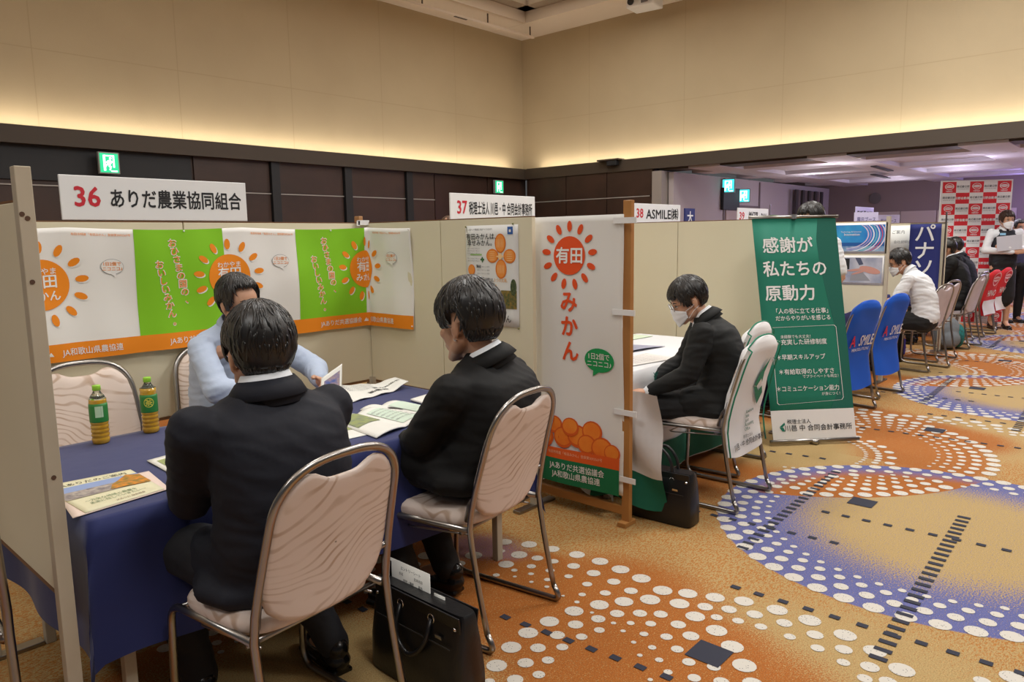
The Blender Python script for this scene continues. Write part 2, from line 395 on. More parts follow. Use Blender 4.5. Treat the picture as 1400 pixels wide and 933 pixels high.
NEAR = [[2.472,2.315,0.0364],[2.525,2.207,0.0397],[2.556,2.09,0.0355],[2.581,1.964,0.0383],[2.591,1.842,0.0392],[2.582,1.726,0.0415],[2.567,1.61,0.042],[2.408,2.166,0.0401],[2.435,2.079,0.0283],[2.456,2.001,0.0239],[2.476,1.903,0.0302],[2.476,1.794,0.0319],[2.466,1.682,0.0295],[2.444,1.582,0.0296],[2.295,2.144,0.0373],[2.352,2.044,0.0219],[2.374,1.955,0.0216],[2.382,1.858,0.0196],[2.375,1.754,0.0223],[2.36,1.651,0.0242],[2.188,2.104,0.0164],[2.274,2.076,0.015],[2.295,1.997,0.0138],[2.299,1.907,0.0162],[2.23,2.033,0.0091],[2.238,1.946,0.0103],[2.247,1.868,0.0114],[2.288,1.715,0.0161],[2.224,1.693,0.0115],[2.229,1.768,0.0077],[2.264,1.612,0.0396],[2.349,1.553,0.0394],[2.431,1.483,0.0426],[2.159,1.658,0.039],[2.252,1.52,0.0293],[2.311,1.454,0.0287],[2.172,1.552,0.0289],[2.035,1.681,0.0389],[2.082,1.592,0.0308],[2.195,1.598,0.0088],[2.184,1.49,0.0109],[2.226,1.441,0.0157],[2.271,1.381,0.0214],[2.108,1.501,0.0211],[1.921,1.689,0.0392],[1.979,1.597,0.0292],[2.028,1.523,0.0227],[2.16,1.431,0.0106],[2.192,1.361,0.0172],[2.12,1.359,0.0103],[2.134,1.291,0.0156],[1.808,1.671,0.0384],[1.867,1.596,0.0296],[1.928,1.534,0.0229],[2.063,1.297,0.0105],[1.691,1.632,0.0375],[1.768,1.568,0.0299],[1.831,1.52,0.023],[1.745,1.489,0.0223],[1.672,1.53,0.0288],[1.963,1.193,0.0095],[1.607,1.586,0.0199],[2.384,2.259,0.0212],[2.531,1.485,0.0421],[2.575,1.394,0.0408],[2.616,1.294,0.0397],[2.661,1.193,0.0398],[2.679,1.065,0.0412],[2.682,0.941,0.0429],[2.478,1.377,0.0411],[2.521,1.288,0.0315],[2.562,1.208,0.0307],[2.59,1.116,0.032],[2.601,1.005,0.0304],[2.592,0.888,0.0309],[2.357,1.39,0.0286],[2.428,1.281,0.0392],[2.475,1.216,0.0237],[2.504,1.143,0.0229],[2.519,1.06,0.0237],[2.52,0.952,0.022],[2.509,0.849,0.0245],[2.333,1.3,0.0301],[2.387,1.172,0.0408],[2.229,1.289,0.0234],[2.292,1.225,0.0317],[2.323,1.079,0.0416],[2.182,1.218,0.0233],[2.137,1.148,0.0238],[2.241,0.996,0.0423],[2.082,1.231,0.0151],[2.039,1.171,0.0157],[2.066,1.089,0.023],[2.104,1.011,0.0272],[2.162,0.931,0.0345],[2.166,1.07,0.0243],[2.66,0.805,0.0413],[2.56,0.777,0.0305],[2.477,0.751,0.0227],[2.618,0.692,0.0396],[2.507,0.675,0.0318],[2.427,0.667,0.0248],[2.558,0.59,0.0429],[2.457,0.604,0.0295],[2.745,0.308,0.0396],[2.658,0.377,0.027]]
def floor_pattern():
    dots = []; sq = []
    S = lambda k: (3.77 * k, .145 * k)
    def blocked(x, y): return False
    one = [tuple(d) for d in NEAR]
    # blue ring rows
    cx, cy = 3.95, .79; n = 56; B = (5.27, 2.17)
    for row, (r, s) in enumerate(((1.012, .041), (.925, .031), (.85, .024), (.79, .017))):
        for k in range(n):
            a = 2 * pi * (k + .5 * (row % 2)) / n; x = cx + r * cos(a); y = cy + r * sin(a)
            inl = hypot(x - B[0], y - B[1]) < 1.40
            if inl and row > 1: continue
            if a > pi * 1.35 and a < pi * 1.99 and row > 2: continue
            one.append((x, y, s * (.9 if inl else 1)))
    # lens rows along the other circle
    nb = 84
    for row, (r, s) in enumerate(((1.40, .04), (1.31, .031), (1.235, .025), (1.175, .02), (1.12, .016))):
        for k in range(nb):
            a = 2 * pi * (k + .5 * (row % 2)) / nb; x = B[0] + r * cos(a); y = B[1] + r * sin(a)
            if hypot(x - cx, y - cy) < .80 + (.07 if row == 0 else 0) + .02 * row or (row == 0 and hypot(x - cx, y - cy) < .95 and False): one.append((x, y, s)) if hypot(x - cx, y - cy) < .9 else None
            elif x > 4.0 and hypot(x - cx, y - cy) < .90: one.append((x, y, s))
    # swirl rows
    c2 = (5.15, 1.85)
    for row, (r, s) in enumerate(((1.08, .042), (.99, .031), (.91, .025), (.84, .019), (.78, .013))):
        for k in range(62):
            a = 2 * pi * (k + .5 * (row % 2)) / 62; x = c2[0] + r * cos(a); y = c2[1] + r * sin(a)
            if hypot(x - cx, y - cy) < 1.07: continue
            if a < pi * .75 or a > pi * 1.25:
                if not (2.0 < a < 3.6): one.append((x, y, s))
    for k in range(26):       # inner arc of the swirl
        for row in range(3):
            a = pi * (1.08 + .85 * k / 25); r = .62 - .075 * row; one.append((4.9 + r * cos(a + .03 * row), 1.9 + r * sin(a + .03 * row), .032 - .009 * row))
    tr = [tuple(d) for d in NEAR]; one = one[len(tr):]; HS = {}
    def free(X, Y, r):
        gx, gy = int(X // .1), int(Y // .1)
        for i in (-1, 0, 1):
            for j in (-1, 0, 1):
                for q in HS.get((gx + i, gy + j), ()):
                    if hypot(X - q[0], Y - q[1]) < (r + q[2]) * 1.04 + .003: return False
        HS.setdefault((gx, gy), []).append((X, Y, r)); return True
    for x, y, r in tr: HS.setdefault((int(x // .1), int(y // .1)), []).append((x, y, r)); dots.append((x, y, r))
    for kx in (0, -1, 1, 2, 3, 4):
        for ky in (-1, 0, 1):
            dx, dy = S(kx); dy += 4.2 * ky
            for x, y, r in (one + tr if kx != 0 else one + [(a + 3.77, b + .145, c) for a, b, c in tr] * (ky == 0)):
                X, Y = x + dx, y + dy
                if not (-2 < X < 19 and -1.5 < Y < 5) or (1.55 < X < 2.72 and .3 < Y < 2.28): continue
                if free(X, Y, r): dots.append((X, Y, r))
            def add(x, y, a, b): sq.append((x + dx, y + dy, a, b))
            for q in ((2.23, 1.12), (4.11, 1.19)): add(q[0], q[1], .062, .064)
            for i in range(23): t = i / 22; add(3.14 + 1.41 * t, 1.42 + .06 * t, .013, .027)
            for i in range(27): t = i / 26; add(2.58 + 1.63 * t, .67 + .06 * t, .013, .03)
            def run(x0, y0, x1, y1):
                n_ = max(1, round(hypot(x1 - x0, y1 - y0) / .095))
                for i in range(n_ + 1): t = i / n_; add(x0 + (x1 - x0) * t, y0 + (y1 - y0) * t, .014, .02)
            run(2.75, 1.27, 2.81, -.2); run(3.84, 1.29, 3.90, .2); run(3.42, 1.81, 3.47, 1.12); run(4.73, 1.95, 4.78, 1.64); run(1.95, 1.83, 2.09, .3); run(1.6, 2.9, 1.63, 2.2)
    V = []; Fs = []
    for x, y, r in dots:
        b = len(V); n = 14 if x < 7 else 8; V.append((x, y, .0022))
        V += [(x + r * .95 * cos(2 * pi * k / n), y + r * .96 * sin(2 * pi * k / n), .0018) for k in range(n)]
        Fs += [(b, b + 1 + k, b + 1 + (k + 1) % n) for k in range(n)]
    o = mesh_obj('carpet_dots', V, Fs, M_DOT, floor); o['kind'] = 'stuff'
    V = []; Fs = []
    for x, y, a, b_ in sq:
        b = len(V); z_ = .0026 + (len(V) // 4 % 97) * .00001; V += [(x - a, y - b_, z_), (x + a, y - b_ * .97, z_), (x + a, y + b_, z_), (x - a, y + b_ * .97, z_)]; Fs.append((b, b + 1, b + 2, b + 3))
    o = mesh_obj('carpet_dashes', V, Fs, M_SQ, floor); o['kind'] = 'stuff'
floor_pattern()
# --- left wall (along X)
wl = tag(MB().box((6, YW + .26 + .1, 4.4), (17, .2, 3.2)).build('wall_left', M_UP), kind='structure')
for i, x in enumerate((-1.2, 1.3, 3.1, 4.9, 6.7, 8.5, 10.3)):          # joints between the cloth-covered panels
    sbox('panel_joint', (x, YW + .264, 4.2), (.012, .01, 2.7), mat('joint', (174, 157, 126), .9), wl)
sbox('panel_joint', (6, YW + .264, 3.86), (17, .01, .012), MATS['joint'], wl)
led = tag(MB().box((4.5, YW + .13, 2.77), (15.5, .26, .2)).build('trim_1', M_BAND), kind='structure')
sbox('ledge_lip', (4.5, YW + .012, 2.878), (15.4, .018, .016), M_BAND, led)
low = tag(MB().box((4.5, YW + .19, 1.33), (15.4, .1, 2.68)).build('wall_left_lower', M_WOOD), kind='structure')
for x0, x1 in ((-3, 2.2), (2.25, 4.93)):                                  # near-black facing near the exit sign
    sbox('dark_panel', ((x0 + x1) / 2, YW + .125, 2.46), (x1 - x0 - .02, .03, .42), M_BLACK, low)
    sbox('dark_panel', ((x0 + x1) / 2, YW + .128, 1.1), (x1 - x0 - .02, .02, 2.2), M_WOOD, low)
sbox('dark_panel', (2.2, YW + .1, 1.3), (.42, .06, 2.65), M_BLACK, low)
xs = [4.95, 6.15, 6.29, 7.5, 7.65, 8.84, 8.98, 9.5, 12.0]
for a, b in ((4.95, 6.15), (6.29, 7.5), (7.65, 8.84), (8.98, 9.55), (11.0, 12.0)):
    for z0, z1 in ((.05, 2.17), (2.20, 2.67)):
        sbox('wood_panel', ((a + b) / 2, YW + .125, (z0 + z1) / 2), (b - a - .02, .03, z1 - z0), M_WOOD, low)
sbox('wood_panel', (10.25, YW + .125, 1.35), (1.38, .03, 2.62), mat('dark_wood_red', (58, 36, 32), .45, var=(2, (46, 30, 26), .8)), low)
for x in (6.22, 7.575, 8.91): sbox('post', (x, YW + .1, 1.35), (.14, .09, 2.66), M_BLACK, low)
for a, b in ((-3, 2.0), (2.4, 4.93), (4.95, 6.15), (6.29, 7.5), (7.65, 8.84), (8.98, 9.55), (11.0, 12.0)):
    sbox('metal_strip', ((a + b) / 2, YW + .108, 2.185), (b - a, .012, .016), M_LINE, low)
# --- right wall (along Y) with the wide opening to the second hall
wr = tag(MB().box((XW + .36, 3.1, 4.4), (.2, 15.6, 3.2)).build('wall_right', M_UP), kind='structure')
for y in (9.0, 6.9, 5.1, 3.3, 1.5, -.3): sbox('panel_joint', (XW + .264, y, 4.2), (.01, .012, 2.7), MATS['joint'], wr)
sbox('panel_joint', (XW + .264, 3.1, 3.86), (.01, 15.4, .012), MATS['joint'], wr)
tag(MB().box((XW + .13, 2.95, 2.77), (.26, 15.1, .2)).build('trim_2', M_BAND), kind='structure')
sbox('trim_4', (XW + .012, 2.95, 2.878), (.018, 15.0, .016), M_BAND)
lr = tag(MB().box((XW + .15, 8.93, 1.33), (.2, 3.1, 2.68)).build('wall_right_lower', M_WOOD), kind='structure')
for a, b in ((7.4, 8.4), (8.42, 9.4), (9.42, 10.4)):
    for z0, z1 in ((.05, 2.17), (2.20, 2.67)): sbox('wood_panel', (XW + .04, (a + b) / 2, (z0 + z1) / 2), (.03, b - a, z1 - z0), M_WOOD, lr)
sbox('metal_strip', (XW + .03, 8.9, 2.185), (.012, 2.9, .016), M_LINE, lr)
sbox('wall_right_header', (XW + .35, .9, 2.665), (.5, 12.8, .05), M_BAND)
jam = sbox('trim_3', (XW + .12, 7.27, 1.3), (.3, .2, 2.64), mat('frame_grey', (150, 142, 136), .6))
# cove light strips standing behind the ledges
M_COVE = mat('cove_tube', (255, 243, 222), emit=36.0)
for c, d, rz in (((4.4, YW + .10, 2.877), (14.8, .03, .012), 0), ((XW + .10, 2.9, 2.877), (.03, 14.7, .012), 0)):
    tag(MB().box(c, d).build('cove_light', M_COVE), 'warm light tube hidden behind the wall ledge ' + ('on the left wall' if d[0] > 1 else 'above the wide opening'), 'light', None)
# --- ceiling
ce = tag(MB().box((4.6, 3.1, 5.95), (15.4, 15.6, .1)).build('ceiling', M_CEIL), kind='structure')
hx = [(-2.5, 1.0), (1.6, 4.6), (5.2, 7.9), (8.5, 11.35)]; hy = [(-4, -1.2), (-.6, 2.3), (2.9, 5.9), (6.5, 9.85)]
bx = [(-3.1, -2.5), (1.0, 1.6), (4.6, 5.2), (7.9, 8.5), (11.35, 12.3)]; by = [(-4.7, -4), (-1.2, -.6), (2.3, 2.9), (5.9, 6.5), (9.85, 10.8)]
for a, b in bx: sbox('ceiling_beam', ((a + b) / 2, 3.05, 5.735), (b - a, 15.5, .33), M_CEIL, ce)
for a, b in by: sbox('ceiling_beam', (4.6, (a + b) / 2, 5.735), (15.4, b - a, .322), M_CEIL, ce)
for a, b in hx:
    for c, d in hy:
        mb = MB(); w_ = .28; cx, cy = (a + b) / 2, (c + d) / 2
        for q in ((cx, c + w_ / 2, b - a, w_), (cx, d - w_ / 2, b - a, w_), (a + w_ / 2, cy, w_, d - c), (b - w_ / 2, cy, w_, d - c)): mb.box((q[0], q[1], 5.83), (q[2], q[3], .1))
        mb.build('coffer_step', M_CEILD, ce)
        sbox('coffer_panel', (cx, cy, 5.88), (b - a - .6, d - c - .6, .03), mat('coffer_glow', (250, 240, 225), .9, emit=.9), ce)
# --- second hall
M_H = mat('hall_wall', (176, 166, 166), .85); M_HC = mat('hall_ceiling', (196, 190, 196), .85)
sbox('wall_hall_left', (16.3, 7.1, 1.3), (8.2, .1, 2.6), M_H)
fw = sbox('wall_hall_far', (20.2, 1.5, 1.4), (.1, 15, 2.9), mat('hall_far', (128, 112, 108), .85))
for y in (5.7, 4.9, 4.1, 3.3): sbox('door_leaf', (20.13, y, .98), (.04, .78, 1.95), mat('hall_door', (176, 160, 152), .7), fw)
hc = tag(MB().box((16.2, .6, 2.75), (8.3, 13.2, .1)).build('ceiling_hall', M_HC), kind='structure')
for x in (13.3, 15.2, 17.1, 19.0): sbox('ceiling_beam', (x, .6, 2.67), (.5, 13.1, .08), M_HC, hc)
for y in (6.4, 4.3, 2.2, .1): sbox('ceiling_beam', (16.2, y, 2.665), (8.2, .6, .07), M_HC, hc)
sbox('wall_hall_right', (18.6, -1.2, 1.4), (4, .1, 2.8), mat('hall_blue', (150, 150, 205), .8))
M_DL = mat('downlight', (255, 246, 235), emit=14); M_DLR = mat('downlight_rim', (200, 200, 200), .4)
dlp = [(12.76, 5.17), (14.55, 5.99), (15.65, 6.04), (15.69, 6.9), (17.6, 6.6), (12.66, 4.02), (14.68, 4.32), (14.09, 4.66), (16.78, 6.07), (19.6, 6.3), (19.5, 5.2), (17.64, 4.43), (12.59, 2.9), (14.61, 3.31), (17.57, 3.41), (12.47, 1.81), (13.58, 2.06), (19.6, 4.1), (19.4, 3.0), (14.5, 1.2), (17, 1.6)]
for i, (x, y) in enumerate(dlp):
    t = thing('downlight', 'round recessed ceiling downlight in the low ceiling of the far hall', 'light', (x, y, 2.642 if any(abs(x - b_) < .25 for b_ in (13.3, 15.2, 17.1, 19.0)) or any(abs(y - b_) < .3 for b_ in (6.4, 4.3, 2.2, .1)) else 2.712), 0, 'downlights in the far hall ceiling')
    MB().lathe([(.045, .002), (.075, .002), (.078, -.012), (.05, -.016), (.045, .002)], 16).build('rim', M_DLR, t)
    MB().lathe([(.0, -.008), (.048, -.008), (.048, 0), (0, 0)], 14).build('lens', M_DL, t)
# ------------------------------------------------------------------ booth partitions
M_PAN = mat('panel_cream', (222, 214, 188), .7, var=(1.2, (215, 206, 178), .6))
M_PANE = mat('panel_edge', (120, 84, 52), .6)
M_POST = mat('post_beige', (190, 180, 160), .55, var=(5, (176, 164, 142), .6))
M_STEEL = mat('brushed_steel', (160, 156, 152), .28, metal=1)
M_WHITE = mat('plastic_white', (232, 232, 232), .45)
M_BLK = mat('ink_black', (28, 28, 32), .7)
M_RED = mat('ink_red', (200, 36, 52), .6)
M_ORG = mat('print_orange', (240, 140, 14), .75)
M_ORG2 = mat('print_dark_orange', (226, 78, 20), .75)
M_WPR = mat('print_white', (236, 234, 230), .75)
M_LEAF = mat('print_green', (132, 200, 26), .8)
M_TEAL = mat('print_teal', (18, 118, 96), .7)
M_GREY = mat('ink_grey', (120, 120, 124), .7)
PH = 1.555
def panel(x0, y0, x1, y1, label, n=2, ends=(1, 1), post_h=PH, z0=.545):
    t = thing('partition_panel', label, 'partition', (x0, y0, 0), atan2(y1 - y0, x1 - x0), 'booth partitions')
    L = hypot(x1 - x0, y1 - y0)
    for i in range(n):
        a, b = L * i / n, L * (i + 1) / n
        MB().box(((a + b) / 2, 0, (z0 + PH) / 2), (b - a - .006, .028, PH - z0), bev=.003).build('board', M_PAN, t)
        MB().box(((a + b) / 2, 0, PH + .003), (b - a - .006, .026, .006)).build('edge_strip', M_PANE, t)
        MB().box(((a + b) / 2, 0, z0 - .008), (b - a - .006, .024, .014)).build('edge_strip', M_PANE, t)
    for i in range(n + 1):
        if (i == 0 and not ends[0]) or (i == n and not ends[1]): continue
        x = L * i / n; e = .018 if i == 0 else (-.018 if i == n else 0)
        h = post_h if i in (0, n) and post_h != PH and ((i == 0 and ends[0] == 2) or (i == n and ends[1] == 2)) else z0 + .02
        MB().box((x + e, 0, h / 2), (.036, .036, h), bev=.002).build('post', M_POST, t)
        MB().box((x + e, 0, .008), (.05, .30, .016), bev=.004).build('foot', M_STEEL, t)
    return t
XP = [.56, 2.93, 5.30, 7.67, 10.04]
YB, YN = 3.9, 2.1
for i in range(4):
    nm = ['behind the orange farm banner, back of the booth with sign 36', 'at the back of the booth with sign 37', 'at the back of the booth with sign 38', 'at the back of the booth with sign 39'][i]
    panel(XP[i] + .0, YB + .016, XP[i + 1] - .0, YB + .016, 'cream partition panel ' + nm, 2, (0, 1))
pl = panel(XP[0], YN + .0, XP[0], YB, 'cream side partition with a tall scuffed end post at the left edge', 2, (2, 1), 1.64)
mb = MB()
for z, dy in ((1.515, 0), (1.525, .011), (1.36, .004), (.86, .002)):      # bolt holes in the end post
    mb.lathe([(0, 0), (.006, 0), (.006, .002), (0, .002)], 10, M=Matrix.Rotation(pi / 2, 4, 'Y') @ Matrix.Rotation(0, 4, 'X'), c=(-.0015, dy, z))
mb.build('bolt_hole', mat('rust', (90, 66, 52), .9), pl)
MB().box((.018, -.006, 1.05), (.012, .028, .05)).build('tape_stub', mat('tape_brown', (150, 112, 78), .6), pl)
panel(XP[1], 2.50, XP[1], YB, 'cream side partition with the fruit poster and the tail of the farm banner', 2, (1, 1))
panel(XP[2], YN + .02, XP[2], YB, 'cream side partition behind the man in the mask', 2, (1, 1))
p39 = panel(XP[3], YN, XP[3], YB, 'cream side partition carrying two landscape posters', 2, (2, 1), 1.6, .40)
# further row in the distance
panel(XP[4], YN + .02, XP[4], YB, 'pale side partition just right of the landscape posters, beyond the white-shirted visitor', 2, (1, 1))
panel(XP[3], YB + .016, XP[4], YB + .016, 'cream partition panel closing the booth where the white-shirted visitor sits', 2, (0, 1))
# ------------------------------------------------------------------ long farm banner, turns the corner
def cloth_fn(s_, z_, off):
    wob = .006 * sin(s_ * 9 + z_ * 2) + .004 * sin(s_ * 23 + z_ * 5) + .005 * sin(z_ * 11 + s_ * 3)
    sag = -.012 * abs(sin(s_ * 3.6)) * z_ / .6
    d = .028 + wob + off; r = .06; z = .905 + z_ + sag
    if s_ < -r: return Vector((XP[1] - .0 + s_, YB - d - .0, z))
    if s_ > r: return Vector((XP[1] - d, YB - s_, z))
    t = (s_ + r) / (2 * r); A = Vector((XP[1] - r, YB - d, z)); B_ = Vector((XP[1] - d, YB - r, z)); Mi = Vector((XP[1] - d, YB - d, z))
    return A * (1 - t) ** 2 + Mi * 2 * t * (1 - t) + B_ * t * t
bt = thing('farm_banner', 'long green, white and orange mandarin banner pinned along the back partition and round the corner', 'banner', (0, 0, 0))
fb = Flat((0, 0, 0), (1, 0, 0), (0, 0, 1), parent=bt, fn=cloth_fn)
HB = .625
fb.grid('cloth', -2.05, 0, .45, HB, M_WPR, 0, .025, .002)
for a, b in ((-1.455, -.985), (-.545, -.055)): fb.grid('printed_panel', a, .07, b, HB, M_LEAF, .0015, .02)
fb.grid('orange_hem', -2.05, 0, .45, .085, M_ORG, .002, .02)
def sun(F, cx, cy, r, col, n=13, back=None, parent=None):
    """disc with petal rays"""
    rays = []; rays2 = []
    for k in range(n):
        a = pi / 2 + 2 * pi * k / n; R1 = r * 1.47; q = ellipse(cx + R1 * cos(a), cy + R1 * sin(a), r * .25, r * .135, 12, a); rays.append(q)
        rays2.append([(x + r * .045, y - r * .05) for x, y in q])
    for a_, b_ in zip(rays, rays2):
        if back: F.polys('ray_shadow', [b_], back, .0028)
        F.polys('sun_ray', [a_], col, .0036)
    F.polys('sun_disc', [ellipse(cx, cy, r, r, 40)], col, .0036)
for cx, j in ((-1.87, 0), (-.965, 1), (-.05, 2)):
    cz = .365
    sun(fb, cx, cz, .118, M_ORG, back=M_WPR)
    fb.text([('わかやま', cx, cz + .062, .034, 'C', 1, 0, .02), ('有田', cx, cz + .015, .068, 'C', 1, 0, .03), ('みかん', cx, cz - .052, .052, 'C', 1, 0, .03)], M_WPR, .0052)
    if j:
        x0 = cx - .33
        tw = [('おひさまの国の、', x0 + .03, cz + .19, 0), ('おいしいみかん。', x0 - .045, cz + .08, 0)]
        for st, u, v, _ in tw:
            its = [(ch, u + .008 * i, v - i * .043, .043, 'C', 1, 0, .02) for i, ch in enumerate(st)]
            fb.text([(a, b, c, d * 1.16, e, f, g, .065) for a, b, c, d, e, f, g, h in its], M_WPR, .003)
            fb.text(its, M_ORG, .0042)
    bx_ = cx + .33
    fb.polys('speech_bubble', [ellipse(bx_ - .02, cz + .075, .052, .038, 26)], M_GREY, .003)
    fb.polys('speech_bubble', [ellipse(bx_ - .02, cz + .075, .0505, .0365, 26), [(bx_ - .03, cz + .042), (bx_ - .005, cz + .022), (bx_ - .004, cz + .046)]], M_WPR, .0038)
    fb.text([('1日2個で', bx_ - .02, cz + .089, .021, 'C', 1, 0, .02), ('ニコニコ♪', bx_ - .02, cz + .065, .021, 'C', 1, 0, .02)], M_ORG, .005)
    fb.text([('有田市特産「有田みかん」登録第3092567号', cx + .27, HB - .03, .0135, 'C')], M_ORG, .003)
    fb.text([('JAありだ共選協議会', cx - .2, .042, .038, 'C', .9, 0, .015), ('JA和歌山県農協連', cx + .19, .042, .038, 'C', .9, 0, .015)], M_WPR, .0045)
    fb.polys('emblem', [[(cx - .03, .03), (cx - .012, .055), (cx + .0, .03)], [(cx - .008, .03), (cx + .006, .05), (cx + .018, .03)]], M_WPR, .0045)
for q in ((-2.0, HB - .008), (-1.2, HB - .008), (-.3, HB - .008), (.44, HB - .008), (.44, .02)):
    p = cloth_fn(q[0], q[1], .005); MB().ell(p, (.005, .005, .005), seg=8, rg=6).build('pin', M_WHITE, bt)
# ------------------------------------------------------------------ numbered booth signs
def booth_sign(x0, x1, z0, z1, num, txt, label, col=M_WHITE, nm=.1, nw=.125, tc_=.60, tw=.73):
    t = thing('booth_sign', label, 'sign', ((x0 + x1) / 2, YB + .02, z0), 0, 'numbered booth signs')
    W, H = x1 - x0, z1 - z0
    MB().box((0, 0, H / 2), (W, .012, H), bev=.003).build('board', col, t)
    MB().box((0, .012, .0), (W * .42, .02, .05), bev=.003).build('stand_clip', mat('clear_grey', (150, 145, 140), .3), t)
    if x0 > 10: MB().box((0, .02, -.78), (.03, .02, 1.62)).build('post', M_POST, t)
    f = Flat((-W / 2, -.0065, 0), (1, 0, 0), (0, 0, 1), parent=t)
    if num: f.text([(num, W * .125, H * .54, H * .62, 'C', -W * nw, 0, .035)], M_RED, .001, 'number')
    f.text([(txt, W * tc_, H * .5, nm, 'C', -W * tw, 0, .03)], M_BLK, .001)
    return t
booth_sign(1.185, 2.115, 1.565, 1.775, '36', 'ありだ農業協同組合', 'wide white sign numbered 36 with Japanese lettering, above the orange banner', nm=.098)
booth_sign(3.67, 4.60, 1.565, 1.775, '37', '税理士法人 川邑・中 合同会計事務所', 'white sign numbered 37 with long Japanese lettering, above the fruit poster', nm=.10, nw=.11, tc_=.58, tw=.76)
booth_sign(6.04, 6.92, 1.565, 1.76, '38', 'ASMILE㈱', 'white sign numbered 38 reading ASMILE', nm=.125, nw=.14, tc_=.60, tw=.70)
booth_sign(8.25, 9.1, 1.565, 1.76, '39', '㈱紀陽・PAN', 'white sign numbered 39, half hidden behind the green roll-up banner', nm=.12, nw=.16, tc_=.64, tw=.6)
LAV = mat('plastic_lavender', (206, 200, 232), .5)
t = booth_sign(12.4, 13.3, 1.6, 1.86, '', '日新電工㈱', 'pale lavender sign above the landscape posters', LAV, nm=.15, tc_=.5, tw=.85)
for i, (px, py, w_) in enumerate(((10.99, 3.33, .5), (13.0, 3.6, .55))):
    t = thing('booth_sign', ['small lavender sign left of the checkered backdrop, above the pale partition', 'small lavender sign nearest the checkered backdrop'][i], 'sign', (px, py, 1.53 + .0 * i), radians(-42), 'numbered booth signs')
    MB().box((0, 0, .1), (w_ * .7, .012, .2)).build('board', LAV, t)
    MB().box((0, .01, -.75), (.02, .02, 1.6)).build('post', M_POST, t)
    Flat((0, -.0065, .1), (1, 0, 0), (0, 0, 1), parent=t).text([('展示ブース', 0, 0, .07, 'C', .8, 0, .02)], mat('ink_violet', (84, 80, 140), .6), .001)
# clamp on the corner
t = thing('wooden_clip', 'small wooden clip taped over the partition corner above the banner', 'clip', (2.86, YB, PH))
MB().box((0, 0, .02), (.03, .05, .05), bev=.004).build('clip_jaw', mat('clip_wood', (176, 130, 84), .6), t)
MB().box((.02, -.02, .005), (.085, .012, .03)).build('tape', M_WHITE, t); MB().box((-.02, -.022, .0), (.02, .008, .03)).build('tape', M_WHITE, t)
# ------------------------------------------------------------------ fruit poster on the side partition (faces -X)
PX = XP[1] - .016
t = thing('fruit_poster', 'white poster with orange segments arranged as a flower, behind the second man', 'poster', (0, 0, 0))
po = Flat((PX, 2.985, .975), (0, -1, 0), (0, 0, 1), lambda u, v: .003 + .002 * sin(u * 9 + v * 4), parent=t)
W, H = .39, .545
po.grid('sheet', 0, 0, W, H, mat('poster_white', (226, 226, 224), .5), 0, .05, .001)
S_ = W / 425        # crop pixels to metres
def PP(x, y): return ((x - 115) * S_, H - (y - 125) * (H / 765))
seg = []; inner = []; st_ = []
for k, (x, y, a, b) in enumerate(((400, 262, .052, .04), (472, 358, .045, .042), (404, 455, .056, .037), (336, 356, .042, .042))):
    u, v = PP(x, y)
    A, B_ = (.040, .052) if k % 2 == 0 else (.044, .038)
    seg.append(ellipse(u, v, A, B_, 22)); inner.append(ellipse(u, v, A * .82, B_ * .86, 22))
    for j in range(-2, 3):
        st_.append(ellipse(u + (j * .010 if k % 2 == 0 else 0), v + (0 if k % 2 == 0 else j * .011), (.0016 if k % 2 == 0 else .022), (.026 if k % 2 == 0 else .0016), 8))
[po.polys('segment_skin', [q], mat('pr_or1', (226, 120, 30), .6), .002) for q in seg]; [po.polys('segment_flesh', [q], mat('pr_or2', (238, 148, 60), .6), .003) for q in inner]
po.polys('segment_lines', st_, mat('pr_or3', (246, 206, 150), .6), .004)
u, v = PP(400, 360); po.polys('segment_heart', [ellipse(u, v, .014, .018, 10), ellipse(u, v, .03, .006, 8)], MATS['pr_or3'], .0045)
u, v = PP(163, 465); po.polys('orange_slice', [ellipse(u, v, .027, .03, 20)], MATS['pr_or1'], .002); po.polys('orange_slice', [ellipse(u, v, .023, .026, 20)], MATS['pr_or2'], .003)
def pt(x, y): return PP(x, y)
po.text([('有田みかんは、', *pt(245, 210), .037, 'C', .95, 0, .01), ('幸せみかん。', *pt(232, 258), .037, 'C', .95, 0, .01), ('薄皮', *pt(222, 438), .02, 'C', 1, 0, .01),
         ('みかんで健康生活がつくれます！', *pt(240, 156), .0125, 'C', 1), ('有田みかん', *pt(370, 830), .045, 'C', .9, 0, .01),
         ('おいしさの秘密は、', *pt(250, 540), .024, 'C', .9, 0, .01), ('できました！', *pt(400, 780), .016, 'C')], M_BLK, .002)
po.text([('３つの太陽。', *pt(400, 540), .024, 'C', .8)], mat('pr_or4', (224, 160, 70), .6), .002)
po.text([('すべての人にうれしい', *pt(182, 300 + 19 * i), .0095, 'C') for i in range(6) if i != 3] + [('あまくておいしい成分', *pt(262, 440 + 26 * i), .0095, 'C') for i in range(3)] + [('有田みかん生産者より', *pt(360, 868), .01, 'C')], M_GREY, .002)
po.polys('green_marker', [rectp(*pt(155, 353), *pt(250, 342))], mat('pr_gr', (150, 190, 110), .7), .0016)
u, v = pt(254, 385); po.polys('clover', [ellipse(u, v + .008, .006, .007, 8), ellipse(u - .008, v, .007, .006, 8), ellipse(u + .008, v, .007, .006, 8), ellipse(u, v - .009, .005, .007, 8)], mat('pr_gr2', (60, 110, 60), .7), .002)
po.polys('yellow_markers', [rectp(*pt(270, 592 + 26 * i), *pt(366, 574 + 26 * i)) for i in range(3)] + [rectp(*pt(300, 712), *pt(374, 680), .006)], mat('pr_ye', (236, 180, 50), .7), .002)
